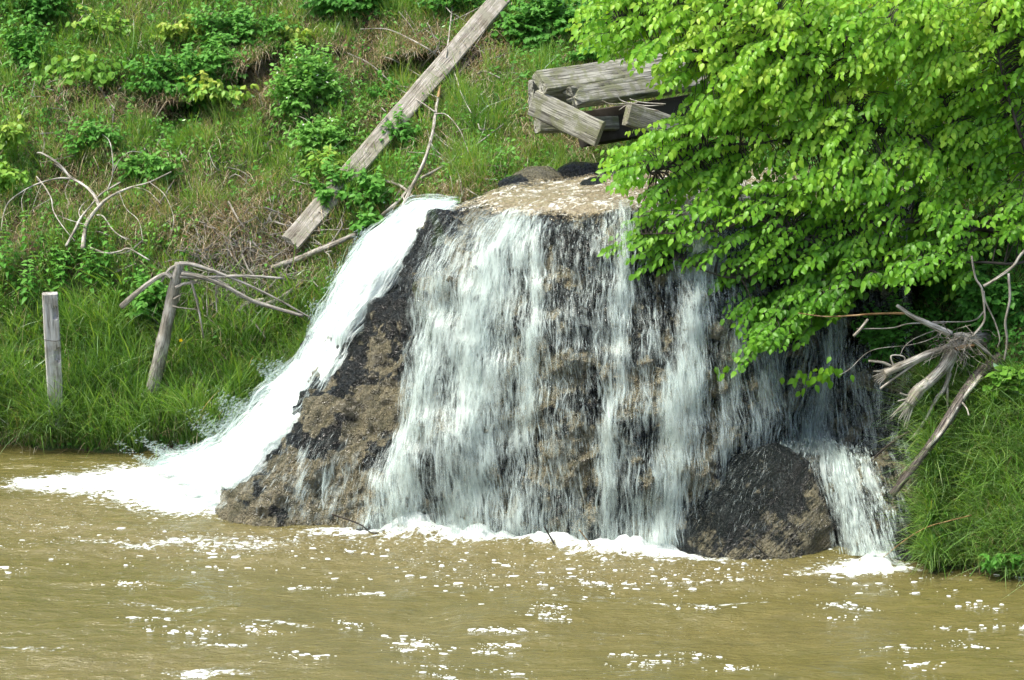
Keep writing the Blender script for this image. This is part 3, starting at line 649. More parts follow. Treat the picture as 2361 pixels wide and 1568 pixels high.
cden = cden * sstep(1.0, 0.90, ct) - 0.55 * sstep(0.45, 1.0, cs) * fbm(p3(CU[:, None] * 6, CV[None] * 1.0), 3, 99)
lc = thing("cascade", "thick white chute of water rushing down the left edge of the rock", "waterfall", CK[45, -1])
cflow = np.stack([np.broadcast_to(CU[:, None], cden.shape), np.broadcast_to(CV[None], cden.shape), np.zeros(cden.shape)], -1)
mk("water_sheet", local(lc, Vc), grid_faces(CSn, CTn), M['white'], lc, attrs={"flow": cflow.reshape(-1, 3), "dens": np.clip(cden, 0, 1.5).ravel()})
mk("water_sheet", local(lc, Vc + CNm * 0.07), grid_faces(CSn, CTn), M['white'], lc, attrs={"flow": (cflow + 9).reshape(-1, 3), "dens": np.clip(cden - 0.25, 0, 1.5).ravel()})
strands(Vc, CNm, np.clip(cden, 0, 1), 7000, "water_strands", lc, 0.08, 0.45, 0.005, 0.02, 0.16, 0.8, 6, alpha=0.6)
# spray thrown to the outer side
r = np.random.default_rng(12)
n = 9000; tpar = r.beta(1.3, 1.0, n); si = (r.random(n) * 14).astype(int); ti = (tpar * (CTn - 2)).astype(int)
Pp = Vc[si, ti]; Tn = nrmz(Vc[si, np.minimum(ti + 1, CTn - 1)] - Pp); out = np.abs(r.normal(0, 1, n)) * (0.06 + 0.12 * sstep(0.35, 0.9, tpar))
cl = sstep(0.35, 0.65, vn(p3(tpar * 30, 0.5), 8)); out *= 0.25 + 0.85 * cl
Pp = Pp + np.stack([-out, 0.3 * out * r.normal(0, 1, n), 0.75 * out], -1)
D = nrmz(Tn + np.stack([-0.5 * r.random(n), 0 * out, 0.3 * r.normal(0, 1, n)], -1)); S_ = nrmz(np.cross(D, [0, 1, 0.2]))
ln = r.uniform(0.012, 0.055, n)[:, None]; wd = r.uniform(0.004, 0.012, n)[:, None]
V = np.stack([Pp - D * ln, Pp - S_ * wd, Pp + D * ln, Pp + S_ * wd, Pp + np.array([0, -1, 0.3]) * wd], 1)
k = (np.arange(n) * 5)[:, None]
Tt = np.concatenate([np.concatenate([k + a, k + b, k + 4], 1) for a, b in ((0, 1), (1, 2), (2, 3), (3, 0))])
al = np.tile(np.array([0.0, 0.15, 0.0, 0.15, 0.6]), n)
tag(mk("spray", local(lc, V.reshape(-1, 3)), Tt, M['strand'], lc, attrs={"alpha": al}), None, None, None, 'stuff')

# ------------------------------------------------------------------ river
xs = np.concatenate([-np.geomspace(200, 8.2, 24)[:-1], np.arange(-8.0, 8.01, 0.044), np.geomspace(8.2, 200, 24)[1:]])
ys = np.concatenate([np.linspace(3.0, 17.5, 30)[:-1], np.arange(17.5, 28.4, 0.034), [29, 31, 40]])
XX, YY = np.meshgrid(xs, ys, indexing='ij')
RP = np.stack([XX, YY, 0 * XX], -1); rpx, rpy = proj(RP)
h = 0.085 * (fbm(p3(XX * 0.7, YY * 2.2), 3, 101) - 0.5) * 2 + 0.016 * (fbm(p3(XX * 2.2, YY * 7.0), 3, 102) - 0.5) * 2
fo = (0.62 * blob(rpx, rpy, 330, 1128, 250, 30) + 0.7 * blob(rpx, rpy, 380, 1092, 190, 22) + 0.9 * blob(rpx, rpy, 440, 1155, 130, 36) + 0.5 * blob(rpx, rpy, 120, 1115, 130, 14) + 0.85 * blob(rpx, rpy, 560, 1110, 110, 60)
      + 0.3 * blob(rpx, rpy, 540, 1265, 160, 14) + 0.95 * blob(rpx, rpy, 1010, 1222, 150, 24) + 0.8 * blob(rpx, rpy, 1150, 1240, 120, 14) + 0.45 * blob(rpx, rpy, 800, 1226, 120, 9)
      + 1.0 * blob(rpx, rpy, 1440, 1268, 130, 20) + 0.4 * blob(rpx, rpy, 1560, 1278, 60, 12) + 0.8 * blob(rpx, rpy, 1280, 1254, 90, 9) + 0.75 * blob(rpx, rpy, 2010, 1298, 90, 17) + 0.45 * blob(rpx, rpy, 1960, 1312, 140, 12) + 0.35 * blob(rpx, rpy, 1680, 1286, 130, 8)
      + 0.40 * blob(rpx, rpy, 400, 1400 + 8 * np.sin(rpx / 60), 130, 6) + 0.50 * blob(rpx, rpy, 480, 1550, 110, 12) + 0.36 * blob(rpx, rpy, 60, 1495 + 8 * np.sin(rpx / 50), 110, 7) + 0.42 * blob(rpx, rpy, 640, 1440 - 6 * np.sin(rpx / 70), 150, 4) + 0.38 * blob(rpx, rpy, 1650, 1400, 160, 4) + 0.36 * blob(rpx, rpy, 300, 1250 + 6 * np.sin(rpx / 40), 200, 10) + 0.2 * blob(rpx, rpy, 100, 1212, 160, 12) + 0.2 * blob(rpx, rpy, 620, 1245, 330, 14))
fo = fo * (0.75 + 0.5 * fbm(p3(XX * 2, YY * 4), 3, 103))
chop = np.clip(0.25 + 0.9 * blob(rpx, rpy, 700, 1250, 700, 45) + 0.8 * blob(rpx, rpy, 1500, 1320, 700, 45) + 0.8 * blob(rpx, rpy, 100, 1180, 200, 40) + 0.35 * blob(rpx, rpy, 1700, 1450, 700, 60) + 0.4 * blob(rpx, rpy, 300, 1540, 400, 60), 0, 1)
h = h + 0.028 * chop * (fbm(p3(XX * 7, YY * 12), 3, 104) - 0.5) * 2
pile = 0.26 * blob(rpx, rpy, 975, 1225, 75, 20) + 0.10 * blob(rpx, rpy, 1110, 1240, 70, 12) + 0.09 * blob(rpx, rpy, 450, 1150, 150, 36) + 0.12 * blob(rpx, rpy, 570, 1095, 110, 50) + 0.17 * blob(rpx, rpy, 1450, 1268, 105, 13) + 0.07 * blob(rpx, rpy, 1280, 1256, 90, 8) + 0.10 * blob(rpx, rpy, 2020, 1290, 40, 12) + 0.05 * blob(rpx, rpy, 300, 1120, 220, 20)
h = h + pile * (0.5 + 1.3 * fbm(p3(XX * 6, YY * 6), 4, 105, 0.6)) + 0.05 * np.clip(fo, 0, 1) * (fbm(p3(XX * 9, YY * 9), 3, 106) - 0.5) * 2
inn = (np.abs(XX) < 8.1) & (YY > 17.4) & (YY < 28.5)
RP[..., 2] = np.where(inn, h, 0)
tag(mk("river", RP, grid_faces(*XX.shape), M['river'], attrs={"foam": fo.ravel(), "chop": chop.ravel()}), "brown muddy river with drifting foam in front of the falls", None, None, 'structure')
# foam flecks and bubbles drifting on the river; some stand in for sun glints
r = np.random.default_rng(20); V = []; n = 3800
cx = np.concatenate([r.uniform(-50, 2420, n // 2), np.clip(r.normal(900, 600, n // 4), -50, 2400), r.normal(1500, 500, n // 4)])
cy = np.concatenate([1230 + 340 * r.random(n // 2) ** 0.9, 1250 + 26 * r.normal(0, 1, n // 4), 1318 + 26 * r.normal(0, 1, n // 4)])
# gather some of them into drifting groups
gc = np.stack([r.uniform(0, 2361, 46), r.uniform(1320, 1560, 46)], 1); gi = r.integers(0, 46, n // 2)
cx[: n // 2] = gc[gi, 0] + r.normal(0, 34, n // 2); cy[: n // 2] = gc[gi, 1] + r.normal(0, 3.5, n // 2) + 0.04 * (cx[: n // 2] - gc[gi, 0])
ok = (cy > 1200 + 0.03 * cx) & (cy < 1600); cx, cy = cx[ok], cy[ok]; n = len(cx)
Pw = onwater(cx, cy); 
hz = 0.085 * (fbm(p3(Pw[:, 0] * 0.7, Pw[:, 1] * 2.2), 3, 101) - 0.5) * 2 + 0.016 * (fbm(p3(Pw[:, 0] * 2.2, Pw[:, 1] * 7.0), 3, 102) - 0.5) * 2
sz = r.uniform(0, 1, n) ** 7 * 0.019 + 0.003
U = np.linspace(0, 2 * math.pi, 9)[:-1]
el = r.uniform(1.1, 3.4, n)[:, None]; ph = r.uniform(0, 6, n)[:, None]
rr_ = 1 + 0.3 * np.sin(2 * U[None] + ph) + 0.2 * np.sin(3 * U[None] + ph * 2)
def ringf(k, z): return np.stack([Pw[:, :1] + sz[:, None] * el * rr_ * np.cos(U) * k, Pw[:, 1:2] + sz[:, None] * rr_ * np.sin(U) * k, (hz[:, None] + z * sz[:, None]) + 0 * U], -1)
V = np.concatenate([ringf(1, -0.5), ringf(0.75, 0.35), np.stack([Pw[:, 0], Pw[:, 1], hz + 0.5 * sz], -1)[:, None]], 1)
k = (np.arange(n) * 17)[:, None]; i = np.arange(8); j = (i + 1) % 8
Q = (k[:, :, None] + np.stack([i, j, j + 8, i + 8], -1)[None]).reshape(-1, 4); T = (k[:, :, None] + np.stack([i + 8, j + 8, 0 * i + 16], -1)[None]).reshape(-1, 3)
tag(mk("foam", V.reshape(-1, 3), [Q, T], M['foam']), "white foam flecks, some in place of sun glints, drifting on the brown river", None, None, 'stuff')

# ------------------------------------------------------------------ timber and dead wood
def beam(name, p0, p1, wdir, W, T, mat, label=None, cat=None, parent=None, rag0=0.0, rag1=0.0, nx=46, seed=1, group=None, notches=()):
    """squared timber from p0 to p1: W across wdir, T thick; worn faces and split ends"""
    p0, p1 = np.asarray(p0, float), np.asarray(p1, float); L = np.linalg.norm(p1 - p0); a = (p1 - p0) / L
    wv = np.asarray(wdir, float); wv = nrmz(wv - a * wv.dot(a)); tv = np.cross(a, wv)
    ring = []
    m = 7
    for k in range(m): ring.append((-1 + 2 * k / m, -1))
    for k in range(3): ring.append((1, -1 + 2 * k / 3))
    for k in range(m): ring.append((1 - 2 * k / m, 1))
    for k in range(3): ring.append((-1, 1 - 2 * k / 3))
    ring = np.array(ring); s = len(ring)
    x = np.linspace(-L / 2, L / 2, nx)
    rnd = 1 - 0.07 * (np.abs(ring[:, 0]) > 0.99) * (np.abs(ring[:, 1]) > 0.99)
    V = np.zeros((nx, s, 3)); V[..., 0] = x[:, None]
    V[..., 1] = ring[None, :, 0] * W / 2 * rnd; V[..., 2] = ring[None, :, 1] * T / 2 * rnd
    q = V * np.array([2.5, 30, 30]) + seed * 7.1
    dn = (fbm(q, 3, seed) - 0.5)
    V[..., 1:] *= 1 + (0.10 * dn + 0.05 * (fbm(V * np.array([3, 2, 2]) + seed, 3, seed + 5) - 0.5))[..., None]
    e0 = rag0 * (vn(p3(ring[:, 0] * 5, ring[:, 1] * 5, seed), seed)) ; e1 = rag1 * vn(p3(ring[:, 0] * 5, ring[:, 1] * 5, seed + 3.3), seed)
    f = (x + L / 2) / L
    V[..., 0] += e0[None] * np.clip(1 - f * 6, 0, 1)[:, None] - e1[None] * np.clip(1 - (1 - f) * 6, 0, 1)[:, None]
    for (xc, yc, rx, ry, dep) in notches:       # worn holes on the +T face
        mk_ = (((V[..., 0] / L + 0.5 - xc) / rx) ** 2 + ((V[..., 1] / W * 2 - yc) / ry) ** 2 < 1) & (V[..., 2] > 0)
        V[..., 2] -= mk_ * dep
    i = np.arange(nx * s).reshape(nx, s); j = np.roll(i, -1, 1)
    Q = np.stack([i[:-1], j[:-1], j[1:], i[1:]], -1).reshape(-1, 4)
    # end caps, slightly hollow
    V = V.reshape(-1, 3)
    c0 = V[i[0]].mean(0) + [0.012, 0, 0]; c1 = V[i[-1]].mean(0) - [0.012, 0, 0]
    n0 = len(V); V = np.concatenate([V, [c0], [c1]])
    Tt = np.concatenate([np.stack([np.full(s, n0), j[0], i[0]], -1), np.stack([np.full(s, n0 + 1), i[-1], j[-1]], -1)])
    o = mk(name, V, [Q, Tt], mat, None, smooth=False)
    mw = Matrix(((a[0], wv[0], tv[0], (p0[0] + p1[0]) / 2), (a[1], wv[1], tv[1], (p0[1] + p1[1]) / 2), (a[2], wv[2], tv[2], (p0[2] + p1[2]) / 2), (0, 0, 0, 1)))
    o.matrix_world = mw
    bv = o.modifiers.new("edge", 'BEVEL'); bv.width = 0.006; bv.segments = 1; bv.angle_limit = R(50); bv.limit_method = 'ANGLE'
    if parent is not None: o.parent = parent; o.matrix_world = mw; o.matrix_local = Matrix.Translation(-parent.location) @ mw
    return tag(o, label, cat, group)
def tp(px, py, lift=0.0):
    """point on the hillside, lifted towards the viewer"""
    return at(px, py, terrain_Y(px, py) - lift)
def clear_line(a, b, gap):
    """ends of a straight piece that rests on the slope along the sight line a-b"""
    f = np.linspace(0, 1, 40); X = a[0] + (b[0] - a[0]) * f; Yp = a[1] + (b[1] - a[1]) * f
    T = terrain_Y(X, Yp); c = T[0] + (T[-1] - T[0]) * f
    off = max(0, (c - T).max()) + gap
    return at(*a, T[0] - off), at(*b, T[-1] - off)
TG = "old timbers stacked on the bank above the falls"
beam("timber", at(1243, 192, 28.2), at(1640, 136, 30.0), (-.45, .55, .72), 0.36, 0.17, M['wood'], "topmost square timber, long and pale grey, lying on the stack above the falls", "timber", seed=2, group=TG, rag0=0.02)
beam("timber", at(1312, 226, 28.15), at(1640, 178, 29.9), (-.3, .5, .8), 0.30, 0.20, M['wood'], "second timber with a ragged rotten left end, just under the topmost one", "timber", seed=3, group=TG, rag0=0.16)
beam("timber", at(1229, 236, 28.25), at(1384, 310, 27.75), (0.03, 0.05, 1), 0.37, 0.12, M['wood'], "short broad board slanting down to the right at the front of the stack", "timber", seed=4, group=TG, nx=30)
beam("timber", at(1222, 219, 28.5), at(1400, 206, 29.8), (0.0, 0.05, 1), 0.42, 0.10, M['wood'], "upright timber end peeping out at the far left of the stack", "timber", seed=5, group=TG, rag0=0.03)
beam("timber", at(1238, 290, 28.45), at(1420, 285, 29.0), (0.0, 0.35, 1), 0.20, 0.20, M['wood'], "lowest small timber jutting out under the slanting board", "timber", seed=6, group=TG)
beam("timber", at(1445, 262, 28.3), at(1560, 300, 28.6), (0.05, 0.2, 1), 0.34, 0.16, M['wood'], "short timber half hidden in the hollow at the right of the stack", "timber", seed=7, group=TG)
beam("timber", at(1340, 300, 28.9), at(1640, 250, 30.0), (0.0, 0.4, 1), 0.5, 0.3, M['bark'], "dark block standing in for the shade in the hollow below the stack", "timber", seed=8, group=TG)  # dark block stands in for the shade under the beams
PA, PB = clear_line((1158, -8), (668, 562), 0.14)
beam("plank", PA, PB, np.cross(PB - PA, [0.12, 0.97, -0.25]), 0.31, 0.08, M['plank'], "long weathered plank lying diagonally down the grassy bank", "plank", nx=90, seed=9, rag1=0.05)
beam("plank", tp(1118, 95, .10), tp(1010, 235, .12), (0.8, -.2, .5), 0.10, 0.06, M['bark'], "dark narrow board in the shadow under the long diagonal plank", "plank", nx=20, seed=10)
pt = thing("fence_post", "grey squared wooden post with two worn holes standing in tall grass at the left", "post", at(128, 940, 27.75))
beam("post", at(131, 985, 27.80), at(115, 676, 27.74), (-1, -0.25, 0), 0.215, 0.17, M['post'], seed=12, parent=pt, nx=60, notches=((0.86, -0.55, 0.045, 0.32, 0.07), (0.55, -0.62, 0.055, 0.28, 0.07)))
b = Bag(); cc = at(120, 782, 27.735); tube(b, [cc + np.array([0.125 * math.cos(q), 0.105 * math.sin(q), 0.01 * math.sin(2 * q)]) for q in np.linspace(0, 6.28, 13)], 0.004, sides=4)
b.build("wire", M['bark'], pt)

def limbs(root, mat, lst, Yf, rs=0.85, part="branch", sides=7, seed=0):
    """each branch (picture points, start and end radius in px) becomes a part of its own"""
    for q, (pts, r0, r1) in enumerate(lst):
        P = np.array([at(p[0], p[1], p[2] if len(p) > 2 else Yf(p[0], p[1])) for p in pts]); s = P[0][1] / F_PX
        single_tube(part, P, mat, root, r0 * s * rs, r1 * s * rs, sides=sides, n=max(6, len(pts) * 6), rough=0.22, seed=seed + q)

tY = lambda l: (lambda x, y: float(terrain_Y(x, y)) - l)
o = thing("dead_tree", "leaning bare grey trunk with broken side branches, standing in the grass left of the falls", "dead tree", tp(358, 885, 0.1))
single_tube("trunk", [at(350, 900, 28.0), at(362, 850, 27.95), (at(382, 760, 27.9)), at(398, 680, 27.85), at(408, 632, 27.8), at(413, 606, 27.8)], M['deadwood'], o, 0.105, 0.07, sides=12, n=36, rough=0.2, seed=3)
limbs(o, M['deadwood'], [([(413, 608), (445, 610), (500, 628), (560, 652), (640, 690), (720, 735)], 6, 2.5), ([(415, 637), (470, 640), (560, 636), (655, 642)], 6, 3),
   ([(418, 630), (470, 640), (520, 660), (575, 690), (640, 712), (700, 728)], 8, 5), ([(405, 664), (425, 654), (455, 650)], 5, 3), ([(400, 690), (412, 683), (418, 680)], 3, 2),
   ([(398, 706), (420, 710), (455, 714)], 3, 1), ([(412, 610), (395, 618), (382, 632), (372, 650)], 5, 3), ([(385, 624), (398, 640), (400, 655)], 3, 2), ([(395, 640), (380, 632), (350, 648), (310, 680), (280, 708)], 6, 8),
   ([(440, 645), (455, 700), (470, 780)], 4, 2), ([(500, 628), (498, 680), (500, 720)], 2, 2)], lambda x, y: 27.75 + 0.0006 * abs(x - 400), seed=20)
o = thing("dead_branch", "bleached forked branch arching out of the weeds on the left slope", "branch", tp(192, 575, .2))
limbs(o, M['palewood'], [([(191, 575), (197, 525), (208, 502), (229, 476), (245, 460), (275, 443), (306, 431), (345, 420), (395, 396)], 8, 2),
   ([(229, 476), (218, 451), (196, 429), (163, 409), (145, 388), (122, 368), (98, 354), (86, 352)], 6, 2.5), ([(163, 412), (137, 411), (98, 420), (59, 437), (22, 464), (8, 494), (2, 533)], 3.5, 1),
   ([(152, 568), (171, 533), (186, 503), (208, 476), (231, 449), (253, 435), (278, 420)], 4.5, 1.8), ([(249, 435), (259, 405), (260, 370), (253, 327), (235, 309)], 2, 1),
   ([(84, 407), (102, 429), (118, 458), (124, 488), (147, 525), (173, 556)], 2.2, 1.6), ([(224, 496), (239, 500), (263, 533), (292, 553)], 3, 1.5), ([(208, 572), (245, 584), (275, 580), (298, 574), (345, 600)], 4, 2.5),
   ([(186, 503), (182, 488), (192, 470), (206, 460)], 2, 1.2), ([(128, 495), (160, 507), (195, 518)], 1.5, 1.2), ([(306, 431), (340, 440), (372, 470)], 1.6, 0.8), ([(260, 400), (275, 370), (300, 350), (330, 352)], 1.2, 0.8), ([(98, 354), (102, 330), (96, 300)], .9, .6), ([(118, 458), (80, 480), (50, 510)], .9, .5), ([(345, 420), (380, 450), (400, 500), (395, 540)], 1.2, .7), ([(275, 443), (290, 480), (320, 510), (330, 560)], 1.1, .7), ([(163, 409), (150, 440), (160, 470)], .8, .5), ([(98, 420), (85, 450), (75, 480)], .8, .5), ([(59, 437), (50, 460), (52, 490)], .8, .5)], tY(0.5), seed=40, rs=0.72)
o = thing("dead_sapling", "thin bare sapling with rusty lichen rising across the long plank", "dead tree", tp(930, 472, .15))
limbs(o, M['deadwood'], [([(928, 478), (950, 430), (975, 380), (995, 318), (1003, 270), (1010, 225), (1018, 180), (1030, 120), (1038, 60), (1046, -15)], 6, 2.2)], tY(0.45), part="trunk", seed=60)
limbs(o, M['orange_bark'], [([(1010, 226), (1014, 205), (1018, 186)], 4.6, 4.2)], tY(0.452), part="lichen_patch", seed=61)
limbs(o, M['deadwood'], [([(1045, 162), (1020, 139), (985, 112), (936, 85), (890, 67), (831, 67)], 2.6, 1), ([(1020, 145), (1045, 162), (1066, 222), (1087, 261)], 2.6, 1.2), ([(1003, 258), (957, 226), (914, 201), (854, 148), (801, 122)], 2.2, 1),
   ([(1000, 190), (985, 184), (940, 158), (907, 138), (880, 130)], 1.5, 0.8), ([(1038, 50), (1060, 40), (1100, 20), (1130, 0)], 1.2, 0.8), ([(1040, 30), (1025, 15), (1005, 10)], 1.2, 0.8), ([(1003, 262), (1030, 265), (1060, 300), (1080, 350)], 1.6, 0.9), ([(1010, 225), (960, 205), (905, 196)], 1.3, 0.7)], tY(0.5), seed=62)
o = thing("fallen_branch", "grey fallen branch lying up the slope from the foot of the bare sapling", "branch", tp(880, 500, .1))
limbs(o, M['deadwood'], [([(876, 502), (921, 462), (957, 420), (1006, 392), (1038, 374), (1091, 339), (1161, 286)], 6, 1.5), ([(879, 416), (921, 427), (950, 452), (964, 477)], 4.5, 2), ([(1038, 374), (1000, 340), (985, 300)], 1.3, .8), ([(1100, 333), (1115, 300), (1120, 270)], 1.2, .8),
   ([(1040, 374), (1060, 410), (1065, 450)], 2, 1), ([(940, 350), (1010, 360), (1036, 402), (1045, 440)], 1.2, .8)], tY(0.22), seed=80)
o = thing("fallen_log", "tan barkless log half buried in brush beside the top of the white chute", "log", tp(720, 580, .1))
limbs(o, M['deadwood'], [([(628, 618), (680, 600), (740, 575), (785, 556), (822, 540)], 9, 7)], tY(0.3), part="trunk", seed=90)
limbs(o, M['deadwood'], [([(600, 705), (640, 690), (700, 650)], 6, 4), ([(548, 720), (570, 700), (610, 690)], 8, 5), ([(740, 575), (760, 590), (770, 620)], 2, 1), ([(660, 558), (720, 532), (800, 528), (860, 505)], 2, 1.3)], tY(0.25), part="branch", seed=94)

# tangle of dry brush
r = np.random.default_rng(31); b = Bag()
for q in range(620):
    cx_, cy_ = (r.normal(610, 110), r.normal(600, 62)) if q < 430 else ((r.normal(1080, 60), r.normal(120, 55)) if q < 500 else (r.uniform(60, 1150), r.uniform(150, 560)))
    if cx_ > 770 + (560 - cy_) * 0.9 and cy_ > 480: cx_ -= 200
    a_ = r.normal(0.15, 0.9); l_ = r.uniform(20, 110) * (0.7 if q >= 500 else 1)
    pts = [tp(cx_ + (k_ - 1) * l_ / 2 * math.cos(a_) + r.normal(0, 5), cy_ - (k_ - 1) * l_ / 2 * math.sin(a_) + r.normal(0, 6), 0.06 + 0.3 * r.random()) for k_ in range(3)]
    rr0 = r.uniform(0.6, 1.9) if r.random() < 0.85 else r.uniform(2, 3.5)
    tube(b, pts, rr0 * 0.006, rr0 * 0.0035, sides=3, n=6, cap=False, seed=q)
tag(b.build("dry_brush", M['deadwood']), "tangle of dry twigs and dead brush heaped on the slope", None, None, 'stuff')

# right: uprooted stump, log, sticks
o = thing("uprooted_stump", "bleached uprooted stump with splintered roots hanging over the right bank", "stump", at(2240, 800, 24.9))
limbs(o, M['deadwood'], [([(2196, 796, 24.2), (2215, 790, 24.3), (2250, 780, 24.5), (2330, 762, 25.1)], 17, 24)], tY(0.3), part="trunk", sides=14, seed=100)
SY = lambda x, y: 24.15 - 0.0012 * (2200 - x) - 0.0008 * (y - 800)
frR = random.Random(5)
def fray(x, y, dx, dy, n, spread, ln, rr=1.6):
    out = []
    for k in range(n):
        s = (k / (n - 1) - 0.5) * 2; l = ln * frR.uniform(0.5, 1.15)
        ex, ey = x + dx * l - dy * s * spread, y + dy * l + dx * s * spread
        out.append(([(x - dx * 10 - dy * s * spread * .35, y - dy * 10 + dx * s * spread * .35), ((x + ex) / 2 - dy * s * spread * .2, (y + ey) / 2 + dx * s * spread * .2), (ex, ey)], rr * 1.3, rr * 0.5))
    return out
limbs(o, M['palewood'], [([(2192, 797), (2150, 812), (2122, 824), (2068, 848), (2040, 861)], 6, 10), ([(2186, 803), (2122, 831), (2089, 853), (2057, 876), (2029, 896)], 4, 2.5), ([(2196, 806), (2180, 840), (2150, 874), (2117, 902), (2096, 932)], 13, 13),
   ([(2201, 820), (2186, 865), (2184, 904), (2186, 965)], 6, 2), ([(2190, 860), (2175, 900), (2160, 917), (2132, 971), (2105, 1010)], 5, 4), ([(2192, 770), (2147, 749), (2100, 727), (2068, 704)], 8, 4),
   ([(2225, 780), (2247, 790), (2272, 809), (2296, 833)], 6, 3), ([(2200, 775), (2215, 772), (2238, 776)], 7, 5), ([(2053, 844), (2035, 836), (2003, 832)], 3.5, 2.5), ([(2062, 848), (2055, 821), (2083, 822), (2087, 834)], 1.8, 1.8),
   ([(2001, 736), (1985, 757), (1968, 775)], 3, 3), ([(2110, 906), (2095, 912), (2075, 906)], 3, 2), ([(2105, 915), (2090, 920), (2070, 925)], 2.5, 1.5)], SY, part="root", seed=110, rs=1.1)
limbs(o, M['palewood'], fray(2040, 861, -0.88, 0.48, 8, 17, 26) + fray(2096, 932, -0.5, 0.86, 13, 24, 48), SY, part="splinter", sides=5, seed=130, rs=1.2)
limbs(o, M['orange_bark'], [([(2089, 722), (2035, 723), (1971, 727), (1906, 730), (1840, 722)], 3.5, 1.5), ([(2204, 806), (2225, 800), (2246, 796)], 7, 5)], SY, part="root", seed=160)
limbs(o, M['deadwood'], [([(2175, 745), (2100, 746), (2057, 756), (1999, 758), (1975, 758)], 2, 1.2), ([(2270, 717), (2240, 740), (2150, 742)], 2.2, 1.5), ([(2175, 760), (2150, 780), (2100, 795), (2010, 808), (1960, 850), (1935, 865)], 1.2, 0.8), ([(2160, 760), (2110, 780), (2085, 800), (2075, 820)], 1.2, .8)], SY, part="root", seed=170)
b = Bag(); r = np.random.default_rng(33)
for q in range(70):
    x0, y0_ = r.normal(2205, 22), r.normal(782, 16); l_ = r.uniform(30, 110); a_ = r.uniform(-0.5, 3.6)
    P_ = [at(x0 + l_ * f_ * math.cos(a_) * 0.7 + r.normal(0, 6), y0_ + l_ * f_ * abs(math.sin(a_)) + r.normal(0, 6), 23.98 + r.normal(0, .08)) for f_ in (0, .33, .66, 1)]
    tube(b, P_, 0.004, 0.002, sides=3, n=9, cap=False, seed=q)
tag(b.build("rootlets", M['deadwood'], o), None, None, None, 'stuff')
o = thing("hanging_branch", "thin bare forked branch hanging at the right edge above the stump", "branch", at(2361, 575, 24.6))
limbs(o, M['deadwood'], [([(2420, 540), (2361, 580), (2335, 615), (2294, 645), (2268, 660)], 4, 4.5), ([(2240, 590), (2249, 640), (2264, 667), (2270, 717), (2268, 743), (2242, 777)], 3, 3), ([(2325, 630), (2328, 689), (2318, 743), (2322, 786), (2315, 832)], 4, 3),
   ([(2268, 672), (2272, 695), (2294, 743), (2305, 781), (2300, 802)], 2.5, 2)], lambda x, y: 24.05, seed=180)
o = thing("fallen_log", "dark wet log leaning from the grassy right bank down to the low cascade", "log", at(2290, 840, 24.7))
limbs(o, M['wetwood'], [([(2310, 822, 24.4), (2262, 862, 24.1), (2225, 905, 23.85), (2170, 990, 23.45), (2112, 1070, 23.25), (2055, 1142, 23.15)], 19, 9)], None, part="trunk", sides=14, seed=190)
limbs(o, M['palewood'], [([(2262, 868, 23.95), (2215, 925, 23.7), (2172, 995, 23.35), (2135, 1035, 23.2)], 7, 4), ([(2215, 925, 23.7), (2228, 940, 23.6), (2234, 958, 23.5)], 3, 2)], None, part="stripped_bark", sides=7, seed=195)
o = thing("stick", "dark bare stick propped against the wet rock below the stump", "stick", at(1980, 1080, 24.4))
limbs(o, M['bark'], [([(2110, 985, 23.9), (2050, 1025, 23.85), (2010, 1060, 23.8), (1980, 1082, 23.75)], 3.5, 3)], None, part="shaft", seed=200)
o = thing("stick", "long thin tan twig dipping into the water at the right bank", "stick", at(2030, 1287, 23.4))
limbs(o, M['orange_bark'], [([(2028, 1292, 22.98), (2090, 1243, 22.85), (2140, 1215, 22.7), (2185, 1202, 22.7), (2240, 1188, 22.7)], 1.6, 1.6)], None, part="shaft", seed=205)
for lab, pts, r0, r1, mt in (("dark crooked stick poking out of the foam at the left foot of the falls", [(765, 1186), (805, 1199), (835, 1212), (852, 1226), (872, 1232)], 2.2, 1.5, 'bark'), ("short dark stick standing in the foam below the middle of the falls", [(1255, 1214), (1264, 1230), (1277, 1252)], 2, 3, 'bark'),
    ("short tan stick in the foam right of the dark one", [(1336, 1222), (1348, 1238), (1366, 1262)], 2, 1.6, 'orange_bark'), ("thin dark stick lying against the foot of the boulder", [(1712, 1240), (1728, 1246), (1742, 1258), (1770, 1284)], 2, 2, 'bark')):
    Yq = onwater(pts[-1][0], pts[-1][1])[1] - 0.22
    o = thing("stick", lab, "stick", at(*pts[-1], Yq)); limbs(o, M[mt], [([(p[0], p[1], Yq - 0.02 * k_) for k_, p in enumerate(pts[::-1])][::-1], r0, r1)], None, part="shaft", seed=int(pts[0][0]))
    if len(pts) == 5: limbs(o, M[mt], [([(852, 1227, Yq), (868, 1228, Yq), (888, 1222, Yq)], 1.3, .8)], None, part="side_twig", seed=4)
o = thing("dry_twig", "pale dry twigs lying on the timber stack", "twig", at(1530, 243, 27.9))
limbs(o, M['palewood'], [([(1388, 232), (1410, 240), (1450, 239), (1490, 244), (1530, 242)], 1.3, 1.8), ([(1425, 216), (1430, 230), (1450, 238), (1480, 247), (1520, 256)], 1.2, 1.6), ([(1427, 254), (1445, 242), (1470, 236)], 1.2, 1.1), ([(1452, 228), (1480, 236), (1535, 240)], 1, 1.5)], lambda x, y: 27.95, part="twig_fork", seed=210)

